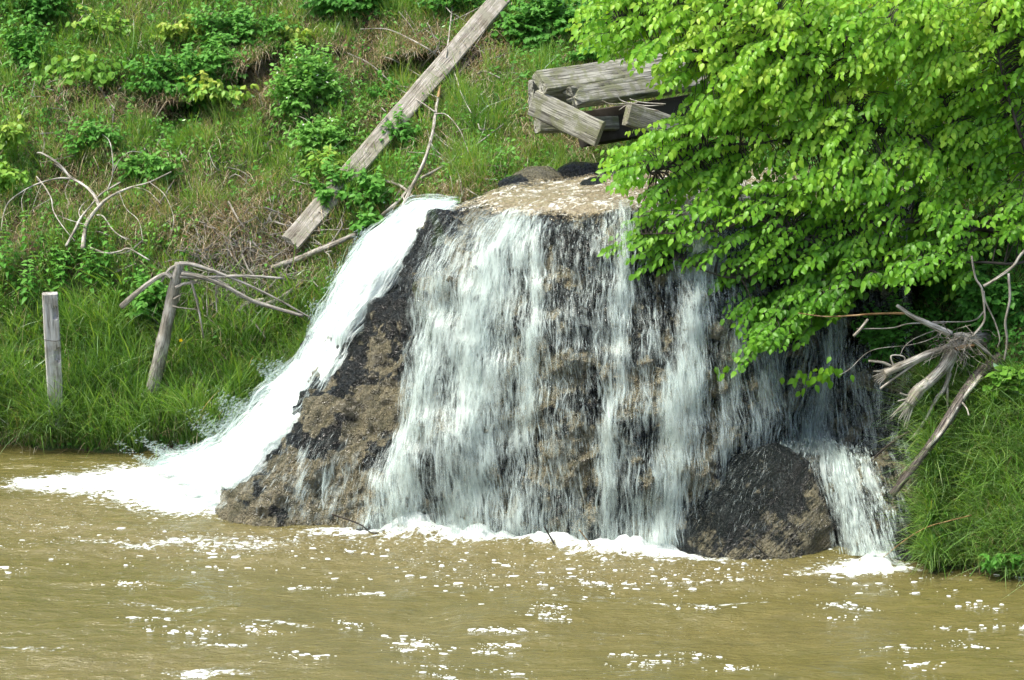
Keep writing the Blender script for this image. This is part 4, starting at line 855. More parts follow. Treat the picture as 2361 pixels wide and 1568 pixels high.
# ------------------------------------------------------------------ leaves and grass
SMALL = (np.array([(0, 0, 0), (-0.27, 0.42, 0.05), (0, 0.45, -0.04), (0.27, 0.42, 0.05), (0, 1, -0.22)]), np.array([(0, 2, 1), (0, 3, 2), (1, 2, 4), (2, 3, 4)]))
def leaf_tmpl(prof, fold=0.22, curl=0.25, serr=0.0):
    V = [(0, 0, 0)]; ys = [p[0] for p in prof]
    for y, w_ in prof:
        for sx in (-1, 0, 1): V.append((sx * w_, y, fold * abs(sx) * w_ - curl * y * y))
    V.append((0, 1, -curl)); V = np.array(V); T = []
    T += [(0, 2, 1), (0, 3, 2)]
    for k in range(len(prof) - 1):
        a = 1 + 3 * k; b_ = a + 3
        for s in (0, 1): T += [(a + s, a + s + 1, b_ + s + 1), (a + s, b_ + s + 1, b_ + s)]
    a = 1 + 3 * (len(prof) - 1); e = len(V) - 1; T += [(a, a + 1, e), (a + 1, a + 2, e)]
    return V, np.array(T)
OV = leaf_tmpl([(0.18, 0.24), (0.45, 0.31), (0.78, 0.14)])
NARROW = leaf_tmpl([(0.2, 0.13), (0.5, 0.15), (0.8, 0.07)], 0.3, 0.35)
OV2 = leaf_tmpl([(0.25, 0.28), (0.66, 0.24)])
ROUND = leaf_tmpl([(0.15, 0.27), (0.5, 0.40), (0.82, 0.22)], 0.15, 0.2)
def frames(D, N):
    D = nrmz(D); S = nrmz(np.cross(D, N)); N = np.cross(S, D); return S, D, N
def bake_leaves(name, P, D, N, size, tint, tm, mat, parent=None, kind='stuff', wide=1.0):
    S, D, N = frames(D, N); V, T = tm; size = np.asarray(size)[:, None, None]
    X = P[:, None] + size * (V[None, :, :1] * wide * S[:, None] + V[None, :, 1:2] * D[:, None] + V[None, :, 2:] * N[:, None])
    n, m = len(P), len(V); Tt = (np.arange(n) * m)[:, None, None] + T[None]
    X = X.reshape(-1, 3)
    if parent is not None: X = X - np.array(parent.location)
    o = mk(name, X, Tt.reshape(-1, 3), mat, parent, attrs={"tint": np.repeat(tint, m)})
    if kind: o["kind"] = kind
    return o
_LT = {}
def leaf_objects(name, P, D, N, size, tint, tm, mat, parent, key):
    """leaves that can be picked out one by one: an object each, sharing five meshes"""
    S, D, N = frames(D, N); V, T = tm; loc = np.array(parent.location)
    for i in range(len(P)):
        k = (key, int(np.clip(tint[i] * 5, 0, 4)))
        if k not in _LT:
            o = mk(name, V, T, mat, None, attrs={"tint": np.full(len(V), (k[1] + 0.5) / 5)}); _LT[k] = o.data
            sc.collection.objects.unlink(o); bpy.data.objects.remove(o)
        o = bpy.data.objects.new(name, _LT[k]); sc.collection.objects.link(o)
        s = float(size[i]); p = P[i] - loc
        o.parent = parent
        o.matrix_local = Matrix(((S[i, 0] * s, D[i, 0] * s, N[i, 0] * s, p[0]), (S[i, 1] * s, D[i, 1] * s, N[i, 1] * s, p[1]), (S[i, 2] * s, D[i, 2] * s, N[i, 2] * s, p[2]), (0, 0, 0, 1)))
def split_front(P, n, cell=20.0, r=None):
    """indices of the n leaves that show largest: the nearest one in each small cell of the view"""
    px, py = proj(P); keyc = (px // cell).astype(int) * 10000 + (py // cell).astype(int)
    inside = (px > 0) & (px < 2361) & (py > 0) & (py < 1568)
    order = np.lexsort((P[:, 1], keyc)); order = order[inside[order]]
    first = np.concatenate([[True], keyc[order][1:] != keyc[order][:-1]]) if len(order) else np.array([], bool)
    c = order[first]; r = r or np.random.default_rng(1)
    if len(c) > n: c = r.choice(c, n, replace=False)
    m = np.zeros(len(P), bool); m[c] = True; return m

def blades(name, P, h, wd, lean, bend, tint, mat, parent=None, segs=3, kind='stuff'):
    n = len(P); a = rng.uniform(0, 2 * math.pi, n); side = np.stack([np.cos(a), np.sin(a), 0 * a], -1)
    f = np.linspace(0, 1, segs + 1)[None, :, None]
    up = nrmz(np.stack([0 * a, 0 * a, 1 + 0 * a], -1) + lean)
    C = P[:, None] + up[:, None] * (h[:, None, None] * f) + bend[:, None] * (h[:, None, None] * f ** 2)
    wv = wd[:, None, None] * (1 - f ** 1.6 * 0.9) * 0.5
    Lp, Rp = C - side[:, None] * wv, C + side[:, None] * wv
    V = np.concatenate([np.stack([Lp[:, :-1], Rp[:, :-1]], 2).reshape(n, -1, 3), C[:, -1:]], 1); m = V.shape[1]
    k = (np.arange(n) * m)[:, None, None]
    Q = np.array([[2 * s, 2 * s + 1, 2 * s + 3, 2 * s + 2] for s in range(segs - 1)]); T = np.array([[2 * segs - 2, 2 * segs - 1, 2 * segs]])
    ht = np.concatenate([np.repeat(np.linspace(0, 1, segs + 1)[:-1], 2), [1.0]])
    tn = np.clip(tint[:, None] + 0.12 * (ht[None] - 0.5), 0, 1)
    X = V.reshape(-1, 3)
    if parent is not None: X = X - np.array(parent.location)
    o = mk(name, X, [(k + Q[None]).reshape(-1, 4), (k + T[None]).reshape(-1, 3)], mat, parent, attrs={"tint": tn.ravel()})
    if kind: o["kind"] = kind
    return o
# sampling on the hillside
QA = np.linalg.norm(np.cross(G[1:, :-1] - G[:-1, :-1], G[:-1, 1:] - G[:-1, :-1]), axis=-1)
QPX = (GX[:-1, :-1] + GX[1:, 1:]) / 2; QPY = (GY[:-1, :-1] + GY[1:, 1:]) / 2
QC = (G[:-1, :-1] + G[1:, 1:]) / 2
inview = (QPX > -260) & (QPX < 2640) & (QPY > -110) & (QPY < 1335) & (QC[..., 2] > 0.0)
hidden = (QPX > 1050) & (QPX < 2080) & (QPY > 470) & ~((QPX > 1950) & (QPY < 900)) 
def sample(n, mask, r):
    W = (QA * inview * ~hidden * mask).ravel(); W = W / W.sum(); c = r.choice(len(W), n, p=W)
    i, j = np.unravel_index(c, QA.shape); u, v = r.random(n)[:, None], r.random(n)[:, None]
    P = G[i, j] * (1 - u) * (1 - v) + G[i + 1, j] * u * (1 - v) + G[i, j + 1] * (1 - u) * v + G[i + 1, j + 1] * u * v
    return P, QPX[i, j], QPY[i, j]
nz = lambda s, k, a, b: sstep(a, b, fbm(p3(QPX / s, QPY / s * 1.2, k), 3, 200 + int(k)))
soil_m = blob(QPX, QPY, 170, 235, 110, 45) + 0.8 * blob(QPX, QPY, 370, 250, 40, 30) + blob(QPX, QPY, 560, 180, 90, 60) + blob(QPX, QPY, 830, 160, 70, 45) + 0.9 * blob(QPX, QPY, 900, 260, 60, 50) + blob(QPX, QPY, 1100, 150, 25, 50) + 0.7 * blob(QPX, QPY, 150, 330, 120, 40) + 1.2 * blob(QPX, QPY, 1400, 270, 60, 40) + blob(QPX, QPY, 1330, 345, 40, 30)
d_ = QPY - scarp(QPX); soil_m = np.clip(soil_m + 0.8 * (np.abs(d_ - 8) < 28) * (QPX > 50) * (QPX < 1150) * nz(90, 3, .46, .6), 0, 1)
right = sstep(2060, 2110, QPX)
shade_r = sstep(1600, 1900, QPX) * (QPY < 900)
lower_l = sstep(640, 760, QPY) * (QPX < 900)
dead_m = np.clip(1.0 * blob(QPX, QPY, 620, 590, 170, 80) + 0.7 * blob(QPX, QPY, 520, 500, 180, 80) + 0.9 * blob(QPX, QPY, 960, 90, 150, 45) + 0.8 * blob(QPX, QPY, 1040, 440, 110, 50) + 0.7 * blob(QPX, QPY, 590, 200, 80, 70) + 0.7 * blob(QPX, QPY, 1120, 110, 60, 60)
      + 0.6 * blob(QPX, QPY, 1230, 300, 60, 60) + 0.4 * blob(QPX, QPY, 250, 440, 200, 100) + 0.7 * blob(QPX, QPY, 440, 940, 50, 40) + 0.3 * blob(QPX, QPY, 60, 1010, 80, 40) + 0.18 * nz(120, 4, .5, .65) + 0.5 * blob(QPX, QPY, 2300, 1250, 60, 60) + 0.6 * blob(QPX, QPY, 1330, 340, 40, 30), 0, 1) * (1 - shade_r)
r = np.random.default_rng(50)
def tints(n, lo, hi): return r.uniform(lo, hi, n)
# tall rank grass along the left waterline
n = 26000; P, x_, y_ = sample(n, lower_l * (QPY < 1085) * (0.35 + 0.65 * nz(60, 5, .35, .6)) * (1 - 0.6 * dead_m) * (1 - 0.85 * blob(QPX, QPY, 130, 690, 150, 70)) + 3 * blob(QPX, QPY, 130, 1000, 70, 28), r)
h = r.uniform(0.30, 0.85, n) * (0.55 + 0.8 * vn(p3(x_ / 45, y_ / 45), 3) + 0.25 * sstep(880, 1000, y_)); ln = r.normal(0, 0.16, (n, 3)); ln[:, 1] -= 0.10
be = r.normal(0, 0.22, (n, 3)); be[:, 1] -= 0.12; be[:, 2] = -np.abs(r.normal(0.0, 0.38, n)); be[:, :2] *= 1.5
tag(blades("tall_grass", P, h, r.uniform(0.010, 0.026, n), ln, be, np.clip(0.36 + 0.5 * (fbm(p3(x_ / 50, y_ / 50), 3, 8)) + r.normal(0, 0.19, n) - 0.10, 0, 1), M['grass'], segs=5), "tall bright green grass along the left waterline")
# grass on the right bank
n = 22000; P, x_, y_ = sample(n, right * (QPY > 870) * (0.4 + 0.6 * nz(50, 6, .35, .6)), r)
h = r.uniform(0.2, 0.62, n) * (0.6 + 0.9 * fbm(p3(x_ / 26, y_ / 26), 2, 14)); ln = r.normal(0, 0.25, (n, 3)); ln[:, 1] -= 0.25; ln[:, 0] -= 0.12
be = r.normal(0, 0.25, (n, 3)); be[:, 1] -= 0.22; be[:, 0] -= 0.2; be[:, 2] = -np.abs(r.normal(0.35, 0.35, n)); be[:, :2] *= 1.5
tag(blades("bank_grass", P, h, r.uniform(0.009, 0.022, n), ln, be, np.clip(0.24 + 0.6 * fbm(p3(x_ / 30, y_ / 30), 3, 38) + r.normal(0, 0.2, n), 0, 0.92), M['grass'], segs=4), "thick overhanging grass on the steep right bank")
# hillside grass
n = 140000; P, x_, y_ = sample(n, (1 - lower_l) * (1 - right * (QPY > 870)) * (1 - 0.93 * soil_m) * (1 - 0.45 * dead_m) * (1 - 0.5 * shade_r) * (0.4 + 0.6 * nz(70, 7, .38, .6)), r)
ps = fbm(p3(x_ / 34, y_ / 34), 2, 13) * 1.15
h = r.uniform(0.10, 0.34, n) * (0.6 + 2.0 * ps ** 3); ln = r.normal(0, 0.25, (n, 3)); ln[:, 1] -= 0.15
be = r.normal(0, 0.25, (n, 3)); be[:, 1] -= 0.2; be[:, 2] = -np.abs(r.normal(0.1, 0.3, n))
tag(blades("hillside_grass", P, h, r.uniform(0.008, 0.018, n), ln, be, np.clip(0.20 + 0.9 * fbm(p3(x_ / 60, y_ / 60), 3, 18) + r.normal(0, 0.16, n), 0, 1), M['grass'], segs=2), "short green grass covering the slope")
# tall dead stalks among the waterline grass
n = 520; P, x_, y_ = sample(n, lower_l * (QPY < 1080) * (0.2 + dead_m + blob(QPX, QPY, 60, 1000, 120, 60)), r)
ln = r.normal(0, 0.45, (n, 3)); be = r.normal(0, 0.3, (n, 3)); be[:, 2] = -np.abs(r.normal(0.1, 0.3, n))
tag(blades("dead_stalks", P, r.uniform(0.35, 0.95, n), r.uniform(0.008, 0.016, n), ln, be, np.clip(r.normal(0.8, 0.2, n), 0, 1), M['dead_grass'], segs=4), "tall pale dead stalks standing in the waterline grass")
# dead grass
n = 38000; P, x_, y_ = sample(n, dead_m ** 1.3 + 0.03 + 0.35 * soil_m, r)
h = r.uniform(0.10, 0.36, n); ln = r.normal(0, 0.7, (n, 3)); ln[:, 2] = -np.abs(ln[:, 2]) * 0.5; ln[:, 1] -= 0.5
be = r.normal(0, 0.3, (n, 3)); be[:, 1] -= 0.3; be[:, 2] = -np.abs(r.normal(0.6, 0.4, n))
P[:, 1] -= 0.03 + 0.10 * r.random(n); P[:, 2] += 0.05
tag(blades("dead_grass", P, h, r.uniform(0.005, 0.013, n), ln, be, np.clip(r.normal(0.55, 0.28, n), 0, 1), M['dead_grass'], segs=2), "matted tan dead grass on the slope")
# small broad leaved weeds
n = 64000; wm = (1 - 0.85 * soil_m) * (1 - 0.6 * dead_m) * (0.05 + nz(55, 9, .47, .6)) * (1 - 0.75 * lower_l) * (1 - 0.8 * right * (QPY > 900)) + 0.8 * blob(QPX, QPY, 1280, 60, 190, 80) + 0.6 * blob(QPX, QPY, 860, 260, 110, 90) + 0.4 * blob(QPX, QPY, 300, 340, 180, 50) + 1.0 * shade_r + 0.5 * blob(QPX, QPY, 60, 150, 120, 150) + 0.4 * blob(QPX, QPY, 1240, 500, 200, 60)
P, x_, y_ = sample(n, wm, r)
cl = vn(p3(x_ / 22, y_ / 22), 19)
P = P + np.stack([r.normal(0, .02, n), -0.05 - 0.22 * r.random(n) * cl, 0.03 + 0.25 * r.random(n) * cl], -1)
D = r.normal(0, 1, (n, 3)); D[:, 2] = D[:, 2] * 0.4 - 0.35; D[:, 1] -= 0.3
N = r.normal(0, 0.45, (n, 3)) + np.array([0, -0.45, 1.0])
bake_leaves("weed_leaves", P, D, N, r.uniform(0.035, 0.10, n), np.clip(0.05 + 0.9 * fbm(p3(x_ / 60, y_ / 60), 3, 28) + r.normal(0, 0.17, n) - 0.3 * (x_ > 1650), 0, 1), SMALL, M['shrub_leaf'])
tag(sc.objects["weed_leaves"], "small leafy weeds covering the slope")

# ------------------------------------------------------------------ shrubs, saplings and herbs
def shrub(name, label, cat, px, py, rx, ry, ntw, per, size, mat, tm, tlo, thi, nobj=60, depth=0.45, lift=0.35, droop=0.35, group=None, flowers=0, seed=0, up=0.3, key=None, base=None, Yc=None):
    ntw = int(ntw * 1.7); rx *= 1.12; ry *= 1.12; r = np.random.default_rng(900 + seed); Yc = Yc if Yc is not None else float(terrain_Y(px, py)) - lift
    C = at(px, py, Yc); s = Yc / F_PX
    bpx_, bpy2 = base or (px, py + ry * 0.8)
    B = tp(bpx_, bpy2, 0.02)
    o = thing(name, label, cat, B, group)
    E = r.normal(0, 1, (ntw, 3)); E = nrmz(E) * (r.random(ntw) ** 0.45)[:, None]
    E = C + E * np.array([rx * s, depth, ry * s]) + np.array([0, 0, 0])
    E += (fbm(E * 4, 2, seed)[:, None] - 0.5) * 0.25
    Sx = C + (E - C) * 0.35 + r.normal(0, 0.04, (ntw, 3)) - np.array([0, 0, 0.15 * ry * s])
    f = r.uniform(0.25, 1.05, (ntw, per))[..., None]
    Pl = (Sx[:, None] * (1 - f) + E[:, None] * f); td = nrmz(E - Sx)[:, None]
    sd = np.where(r.random((ntw, per, 1)) < .5, 1, -1) * nrmz(np.cross(td, [0, 0, 1.0])) 
    D = td * 0.5 + sd * 0.8 + r.normal(0, 0.3, (ntw, per, 3)); D[..., 2] -= droop; D[..., 1] -= 0.25
    N = np.array([0, -0.45, 1.0]) + r.normal(0, 0.35, (ntw, per, 3))
    Pl, D, N = Pl.reshape(-1, 3), D.reshape(-1, 3), N.reshape(-1, 3); n = len(Pl)
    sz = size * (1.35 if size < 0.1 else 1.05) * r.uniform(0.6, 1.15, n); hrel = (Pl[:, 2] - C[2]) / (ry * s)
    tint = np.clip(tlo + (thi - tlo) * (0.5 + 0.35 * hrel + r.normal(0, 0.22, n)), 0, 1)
    m = split_front(Pl, nobj, 17.0, r)
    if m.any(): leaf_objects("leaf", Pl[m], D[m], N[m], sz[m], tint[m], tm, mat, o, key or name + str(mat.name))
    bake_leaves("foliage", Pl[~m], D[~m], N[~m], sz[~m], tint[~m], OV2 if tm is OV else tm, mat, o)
    b = Bag(); ns = max(4, ntw // 9)
    for q in range(ns):
        e = E[q]; tube(b, [B + r.normal(0, 0.02, 3), B * 0.5 + Sx[q] * 0.5 + np.array([0, 0, 0.06]), Sx[q], e], 0.008, 0.003, sides=4, n=9, cap=False, seed=q)
    for q in range(ns, ntw): tube(b, [Sx[q], (Sx[q] + E[q]) / 2 + np.array([0, 0, .01]), E[q]], 0.003, 0.0015, sides=3, n=3, cap=False, seed=q)
    tag(b.build("stems", M['stem'], o), None, None, None, 'stuff')
    if flowers:
        k = r.choice(n, flowers, replace=False); V = []
        Fp = Pl[k] + np.array([0, -0.05, 0.05]); D2 = r.normal(0, 1, (flowers, 3)) * np.array([1, .3, 1])
        bake_leaves("blossom", np.repeat(Fp, 3, 0), r.normal(0, 1, (flowers * 3, 3)), np.tile([0, -.6, .8], (flowers * 3, 1)) + r.normal(0, .2, (flowers * 3, 3)), np.full(flowers * 3, 0.022), np.full(flowers * 3, .5), ROUND, M['petal'], o)
    return o
M['petal'] = leaf_mat("white_petal", [(0, (0.8, 0.83, 0.76)), (1, (0.8, 0.83, 0.76))], 0.2, 0.02)
M['yellow_petal'] = leaf_mat("yellow_petal", [(0, (0.8, 0.55, 0.02)), (1, (0.8, 0.55, 0.02))], 0.2, 0.02)
SL, YL, DL = M['shrub_leaf'], M['yellow_leaf'], M['dark_leaf']
shrub("bramble_bush", "tall pale green bramble with tiny white blossoms, left of the bare sapling", "bush", 712, 205, 96, 112, 170, 12, 0.07, SL, OV, .65, 1.15, 160, 0.4, flowers=40, seed=1)
shrub("bramble_bush", "round pale green bramble mound just above the middle of the long plank", "bush", 735, 318, 82, 50, 100, 12, 0.065, SL, OV, .65, 1.15, 90, 0.4, flowers=16, seed=2)
shrub("bush", "dense mid green bush at the top of the slope, left of centre", "bush", 545, 70, 130, 66, 160, 11, 0.07, SL, OV, .25, .8, 110, seed=3)
shrub("bush", "dark green bush spilling over the bare soil scarp on the upper left", "bush", 420, 175, 135, 75, 170, 11, 0.075, SL, OV, .2, .7, 120, seed=4)
shrub("bush", "small-leaved bush on the slope under the yellow-tipped saplings", "bush", 500, 140, 60, 60, 70, 10, 0.07, SL, OV, .3, .8, 60, seed=5)
shrub("sapling", "young tree with big drooping heart-shaped leaves over the bare earth, upper left", "sapling", 172, 160, 100, 38, 34, 6, 0.15, YL, ROUND, .1, .6, 90, 0.3, droop=.9, seed=6)
shrub("sapling", "yellow-green young shoots at the top of the slope, fourth of the way across", "sapling", 425, 60, 70, 30, 26, 7, 0.13, YL, OV, .5, 1.0, 70, 0.3, droop=.5, seed=7)
shrub("sapling", "yellow-green young shoots beside the top of the tall bramble", "sapling", 680, 72, 42, 30, 18, 7, 0.125, YL, OV, .4, .9, 50, 0.3, droop=.7, seed=8)
shrub("sapling", "young shoots with bronze-tinged tips on the dark scarp", "sapling", 490, 200, 90, 42, 28, 6, 0.12, YL, OV, .2, 1.0, 70, 0.3, droop=.8, seed=9)
shrub("sapling", "young maple shoots with reddish leaves near the top left", "sapling", 225, 48, 90, 34, 30, 6, 0.11, YL, OV, .2, .8, 60, 0.3, droop=.5, seed=10)
shrub("sapling", "slender green sapling standing near the left edge", "sapling", 55, 120, 62, 95, 60, 8, 0.085, SL, OV, .3, .8, 80, 0.3, seed=11)
shrub("sapling", "bright leafy shoots reaching in at the left edge, upper cluster", "sapling", 15, 305, 42, 34, 20, 7, 0.13, YL, OV, .4, .8, 40, 0.25, lift=.7, droop=.7, seed=12)
shrub("sapling", "bright leafy shoots reaching in at the left edge, lower cluster", "sapling", 12, 405, 36, 40, 20, 7, 0.13, YL, OV, .3, .7, 40, 0.25, lift=.7, droop=.7, seed=13)
shrub("sapling", "fresh bright green shoots hanging over the middle of the long plank", "sapling", 752, 372, 62, 34, 30, 8, 0.13, YL, NARROW, .2, .8, 70, 0.3, droop=.4, seed=14)
shrub("weed_plant", "leafy plant growing at the lower left side of the long plank", "plant", 765, 430, 45, 60, 44, 7, 0.085, SL, OV, .3, .8, 60, 0.3, seed=15)
shrub("weed_plant", "leafy weeds between the long plank and the top of the white chute", "plant", 850, 440, 55, 55, 50, 8, 0.085, SL, OV, .3, .8, 70, 0.3, seed=16)
shrub("weed_plant", "leafy weeds tucked beside the outer edge of the white chute", "plant", 855, 520, 50, 35, 40, 8, 0.08, SL, OV, .25, .7, 60, 0.3, seed=17)
shrub("weed_plant", "green leafy weeds right above the long plank's shadow", "plant", 900, 215, 70, 50, 60, 8, 0.075, SL, NARROW, .2, .7, 60, 0.3, seed=18)
shrub("weed_plant", "leafy green tuft under the long plank, by the bare sapling", "plant", 930, 300, 60, 45, 50, 8, 0.075, SL, NARROW, .25, .7, 60, 0.3, seed=19)
shrub("weed_plant", "green weeds amid the forked bleached branch", "plant", 340, 385, 80, 36, 60, 8, 0.07, SL, OV, .35, .9, 60, 0.3, seed=20)
shrub("weed_plant", "low green weeds on the reddish soil, left of the forked branch", "plant", 215, 315, 90, 36, 60, 8, 0.065, SL, OV, .3, .8, 50, 0.3, seed=21)
shrub("bush", "broad leafy bush at the top of the slope beside the end of the plank", "bush", 1270, 50, 120, 66, 170, 11, 0.085, SL, ROUND, .15, .75, 130, .5, seed=22)
shrub("bush", "dark leafy bush at the top between the timbers and the tree", "bush", 1490, 30, 130, 60, 150, 11, 0.085, SL, ROUND, .05, .5, 80, .5, seed=23)
shrub("bush", "feathery low shrub creeping above the topmost timber", "bush", 1360, 122, 60, 20, 60, 10, 0.05, SL, OV, .3, .7, 40, .3, seed=24)
shrub("weed_plant", "leafy bramble beside the leaning dead trunk", "plant", 345, 680, 70, 55, 60, 8, 0.075, SL, OV, .35, .85, 70, 0.3, seed=25)
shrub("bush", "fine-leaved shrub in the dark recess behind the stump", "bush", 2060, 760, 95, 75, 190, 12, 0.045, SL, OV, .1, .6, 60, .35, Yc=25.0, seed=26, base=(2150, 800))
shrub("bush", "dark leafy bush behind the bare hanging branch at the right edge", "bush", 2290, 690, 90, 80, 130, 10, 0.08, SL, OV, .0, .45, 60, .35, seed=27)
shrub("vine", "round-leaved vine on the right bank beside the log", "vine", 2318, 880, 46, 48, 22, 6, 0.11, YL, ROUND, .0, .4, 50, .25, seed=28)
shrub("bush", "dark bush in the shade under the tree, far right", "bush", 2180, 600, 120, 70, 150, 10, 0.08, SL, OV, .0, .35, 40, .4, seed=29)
shrub("weed_plant", "broad-leaved weed low on the right bank at the water's edge", "plant", 2310, 1285, 50, 18, 14, 6, 0.09, SL, NARROW, .3, .7, 30, .2, seed=30)
# far top edge thicket
for q, (x, y, lab) in enumerate(((70, 5, "shaded thicket at the top left corner"), (800, -5, "leafy thicket at the top edge above the bramble"), (1080, 0, "small leafy thicket at the top edge beside the plank"))):
    shrub("bush", lab, "bush", x, y, 110, 40, 100, 9, 0.08, SL, OV, .1, .55, 40, .4, seed=40 + q)
# nettles: upright stems with opposite leaves
def nettle(r, hgt):
    root = thing("nettle", "upright green nettle in the dense patch at the left", "plant", (0, 0, 0), "nettles in the dense patch on the left slope")
    b = Bag(); tube(b, [(0, 0, 0), (0.02, -0.02, hgt * .5), (0.0, -0.05, hgt)], 0.005, 0.003, sides=4, n=6, seed=1); b.build("stem", M['stem'], root)
    P, D, N, S = [], [], [], []
    k = 0; z = hgt * 0.3
    z = hgt * 0.4
    while z < hgt:
        a = k * 1.57 + r.normal(0, .2)
        for s in (0, math.pi):
            P.append((0.01 * z, -0.05 * (z / hgt) ** 2, z)); D.append((math.cos(a + s), math.sin(a + s), -0.25 + 0.6 * (z / hgt) ** 3)); N.append((0, -0.2, 1)); S.append(0.15 * (1.15 - 0.6 * (z / hgt)) * r.uniform(.85, 1.1))
        z += 0.06; k += 1
    leaf_objects("leaf", np.array(P), np.array(D), np.array(N) + r.normal(0, .15, (len(P), 3)), np.array(S), np.clip(0.25 + 0.55 * np.array(P)[:, 2] / hgt + r.normal(0, .1, len(P)), 0, 1), NARROW if False else NET, SL, root, "nettle")
    return root
NET = leaf_tmpl([(0.15, 0.19), (0.45, 0.20), (0.78, 0.09)], 0.2, 0.3)
r = np.random.default_rng(61)
protos = [nettle(r, h_) for h_ in (0.72, 0.85, 0.6)]
spots = [(r.normal(120, 85), r.uniform(610, 760)) for _ in range(44)] + [(r.normal(245, 30), r.uniform(640, 740)) for _ in range(6)]
def dup(o):
    c = o.copy(); sc.collection.objects.link(c)
    for ch in o.children:
        d = ch.copy(); sc.collection.objects.link(d); d.parent = c
    return c
for i, (x, y) in enumerate(spots):
    o = protos[i] if i < 3 else dup(protos[i % 3])
    o.location = tp(x, y, 0.05); o.rotation_euler = (r.normal(-0.05, .12) + .1, r.normal(0, .12), r.uniform(0, 6.28)); s = r.uniform(.8, 1.2); o.scale = (s, s, s)
# one yellow flower by the leaning trunk
o = thing("flower", "single small yellow flower in the grass right of the leaning trunk", "flower", tp(417, 800, .35))
q = at(417, 785, float(terrain_Y(417, 800)) - .4)
bake_leaves("petal", np.repeat(q[None], 5, 0), np.array([[math.cos(a_), -.2, math.sin(a_)] for a_ in np.arange(5) * 1.257]), np.tile([0, -1.0, .3], (5, 1)), np.full(5, .03), np.full(5, .5), ROUND, M['yellow_petal'], o, kind=None)
single_tube("stem", [tp(417, 840, .05), tp(416, 812, .3), q], M['stem'], o, .003, .002, sides=4)

# ------------------------------------------------------------------ the overhanging tree on the right
poly = [(1400, -60), (1350, 60), (1395, 100), (1460, 108), (1530, 125), (1560, 195), (1630, 215), (1500, 285), (1425, 350), (1400, 372), (1440, 420), (1500, 440), (1520, 475), (1440, 500), (1435, 560), (1470, 590), (1540, 620), (1640, 600), (1670, 650),
        (1680, 700), (1740, 740), (1730, 790), (1710, 830), (1765, 790), (1830, 790), (1880, 745), (1950, 720), (1985, 670), (2040, 630), (2150, 625), (2230, 645), (2250, 600), (2310, 540), (2440, 500), (2440, -60)]
def inpoly(x, y, poly):
    c = np.zeros(x.shape, bool); n = len(poly)
    for i in range(n):
        x1, y1 = poly[i]; x2, y2 = poly[(i + 1) % n]
        if y1 != y2: c ^= ((y1 > y) != (y2 > y)) & (x < (x2 - x1) * (y - y1) / (y2 - y1) + x1)
    return c
r = np.random.default_rng(71)
cx = r.uniform(1340, 2480, 5200); cy = r.uniform(-90, 850, 5200)
ok = inpoly(cx, cy, poly)
den = 0.50 + 0.9 * sstep(0.42, 0.58, fbm(p3(cx / 110, cy / 75), 3, 301))
for gx_, gy_, ga, gb in ((1620, 505, 75, 28), (1840, 365, 90, 26), (1690, 560, 28, 40), (2080, 470, 60, 50), (1990, 330, 50, 30), (2270, 470, 60, 50), (1560, 450, 50, 22), (1740, 300, 60, 30)): den *= 1 - 0.85 * blob(cx, cy, gx_, gy_, ga, gb)
ok &= r.random(len(cx)) < den * 1.2
cx, cy = cx[ok], cy[ok]; m = len(cx)
# shelves: the crown comes forward in tiers
tier = vn(p3(cx / 160, cy / 130), 311)
cY = 24.1 + 1.5 * r.random(m) ** 1.4 + 0.9 * (tier - 0.5) + 0.0009 * np.abs(cx - 1950) - 0.0006 * (cy - 400)
E = at(cx, cy, np.clip(cY, 22.9, 26.6))
T0 = at(2560, 640, 25.6)
tree = thing("leafy_tree", "large bright green leafy tree leaning in from the right over the falls", "tree", at(2600, 900, 25.2) * [1, 1, 0] + [0, 0, 2.2])
hub = [(2440, 560, 25.4), (2230, 380, 25.2), (2030, 300, 25.1), (1840, 320, 25.0), (1640, 360, 24.8), (1500, 400, 24.6)]
LB = [hub, [(2440, 560, 25.4), (2260, 520, 25.0), (2080, 520, 24.8), (1880, 560, 24.6), (1700, 640, 24.4), (1560, 600, 24.3)], [(2500, 500, 25.5), (2300, 250, 25.4), (2050, 120, 25.4), (1800, 60, 25.3), (1560, 60, 25.2), (1430, 70, 25.1)],
      [(2260, 520, 25.0), (2120, 590, 24.6), (1960, 660, 24.4), (1830, 730, 24.3), (1740, 790, 24.2)], [(2230, 380, 25.2), (2150, 200, 25.0), (2100, 40, 25.0), (2060, -80, 25.0)], [(2440, 560, 25.4), (2360, 350, 24.8), (2300, 150, 24.7), (2280, -60, 24.7)],
      [(2030, 300, 25.1), (1900, 200, 24.9), (1760, 130, 24.9), (1620, 140, 24.9)], [(1880, 560, 24.6), (1760, 500, 24.4), (1640, 520, 24.3), (1480, 540, 24.2)], [(2440, 560, 25.4), (2350, 600, 24.6), (2240, 610, 24.4), (2120, 610, 24.3)]]
single_tube("trunk", [at(2600, 900, 25.2) * [1, 1, 0] + [0, 0, 1.9], at(2570, 760, 25.5), at(2500, 640, 25.5), at(2440, 560, 25.4), at(2400, 520, 25.35)], M['bark'], tree, 0.22, 0.11, sides=12, n=24, rough=.2)
node = []
for q, l in enumerate(LB):
    Pq = np.array([at(*p) for p in l]); Pq[1:-1] += r.normal(0, .05, Pq[1:-1].shape)
    single_tube("branch", Pq, M['bark'], tree, 0.05 if q < 3 else 0.028, 0.006, sides=8, n=40, rough=.2, seed=q); node.append(cr(Pq, 50))
node = np.concatenate(node)
b = Bag(); PL, DL_, NL, SZ, TT = [], [], [], [], []
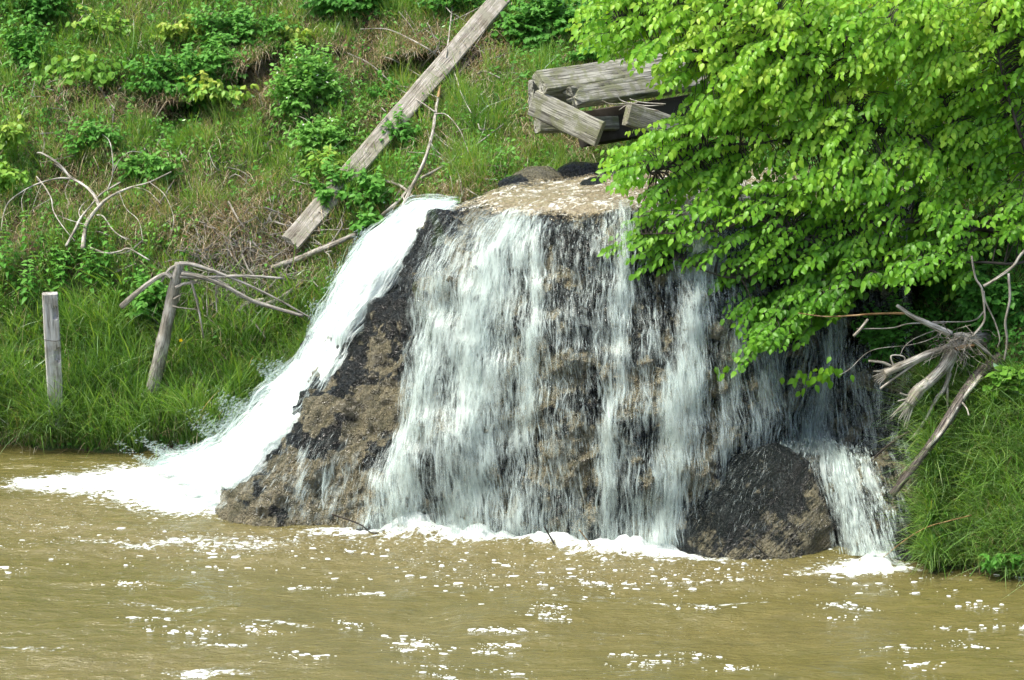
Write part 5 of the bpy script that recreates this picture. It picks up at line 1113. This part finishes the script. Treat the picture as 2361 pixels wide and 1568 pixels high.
# limb nodes -> bough end -> sprays with leaves in two rows
nb_ = nrmz(r.normal(0, 1, (m, 3)))
for i in range(m):
    e = E[i]; d2 = ((node - e) ** 2).sum(1) + 0.6 * np.maximum(0, e[2] - node[:, 2]) ** 2; s_ = node[np.argmin(d2 + r.random(len(node)) * 0.1)]
    out = nrmz((e - s_) * [1, 1, .4] + np.array([-0.5, -0.35, 0.0])); 
    L = r.uniform(0.28, 0.50); tip = e + out * L * 0.55 - np.array([0, 0, r.uniform(0.05, 0.2)]); st = e - out * L * 0.45
    mid = (s_ + st) / 2 + np.array([0, 0, 0.10])
    if np.linalg.norm(st - s_) > 0.05: tube(b, [s_, mid, st], 0.010, 0.005, sides=3, n=4, cap=False, seed=i)
    tube(b, [st, (st + tip) / 2 + np.array([0, 0, 0.05]), tip], 0.004, 0.0015, sides=3, n=5, cap=False, seed=i)
    k = r.integers(11, 18); f = np.linspace(0.05, 1.0, k)[:, None]
    c = (1 - f) ** 2 * st + 2 * f * (1 - f) * ((st + tip) / 2 + np.array([0, 0, 0.08])) + f ** 2 * tip
    sdv = nrmz(np.cross(out, [0, 0, 1.0])); alt = np.where(np.arange(k) % 2, 1, -1)[:, None]
    D = out * 0.35 + alt * sdv * 0.55 + np.array([0, -0.1, -0.85]) + r.normal(0, .34, (k, 3)); D[-1] = out * .6 + np.array([0, 0, -.6])
    up = r.random() < 0.25
    if up: D[:, 2] += 0.5
    N = alt * sdv * -0.1 + np.array([-0.15, -0.75, 0.75]) + r.normal(0, .30, (k, 3)); 
    c = c + alt * sdv * 0.025
    PL.append(c); DL_.append(D); NL.append(N); SZ.append(r.uniform(0.065, 0.118, k) * (1.0 if r.random() < .8 else .8)); 
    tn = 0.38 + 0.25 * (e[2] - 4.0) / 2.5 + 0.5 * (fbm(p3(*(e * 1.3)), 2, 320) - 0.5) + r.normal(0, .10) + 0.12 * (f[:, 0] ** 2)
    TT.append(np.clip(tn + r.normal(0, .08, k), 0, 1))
tag(b.build("twigs", M['bark'], tree), None, None, None, 'stuff')
# two loose hanging sprigs below the crown
for sx, sy, sY, n_ in ((1885, 862, 24.0, 22), (1860, 875, 24.0, 10), (1920, 850, 24.0, 10), (1700, 842, 24.1, 12), (2060, 640, 24.0, 10)):
    Pq = at(sx, sy, sY) + r.normal(0, 1, (n_, 3)) * [.13, .06, .07]; PL.append(Pq); D = r.normal(0, .35, (n_, 3)) + [-.2, -.1, -.9]; DL_.append(D); NL.append(r.normal(0, .3, (n_, 3)) + [0, -.8, .5]); SZ.append(r.uniform(.09, .13, n_)); TT.append(r.uniform(.2, .6, n_))
PL, DL_, NL, SZ, TT = (np.concatenate(a_) for a_ in (PL, DL_, NL, SZ, TT))
fr = split_front(PL, 300, 24.0, r)
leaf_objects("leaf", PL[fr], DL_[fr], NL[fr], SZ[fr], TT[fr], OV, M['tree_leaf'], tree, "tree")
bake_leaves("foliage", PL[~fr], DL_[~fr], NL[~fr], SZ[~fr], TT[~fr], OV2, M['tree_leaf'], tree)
print("tree leaves", len(PL), "sprays", m, "objects", len(bpy.data.objects))
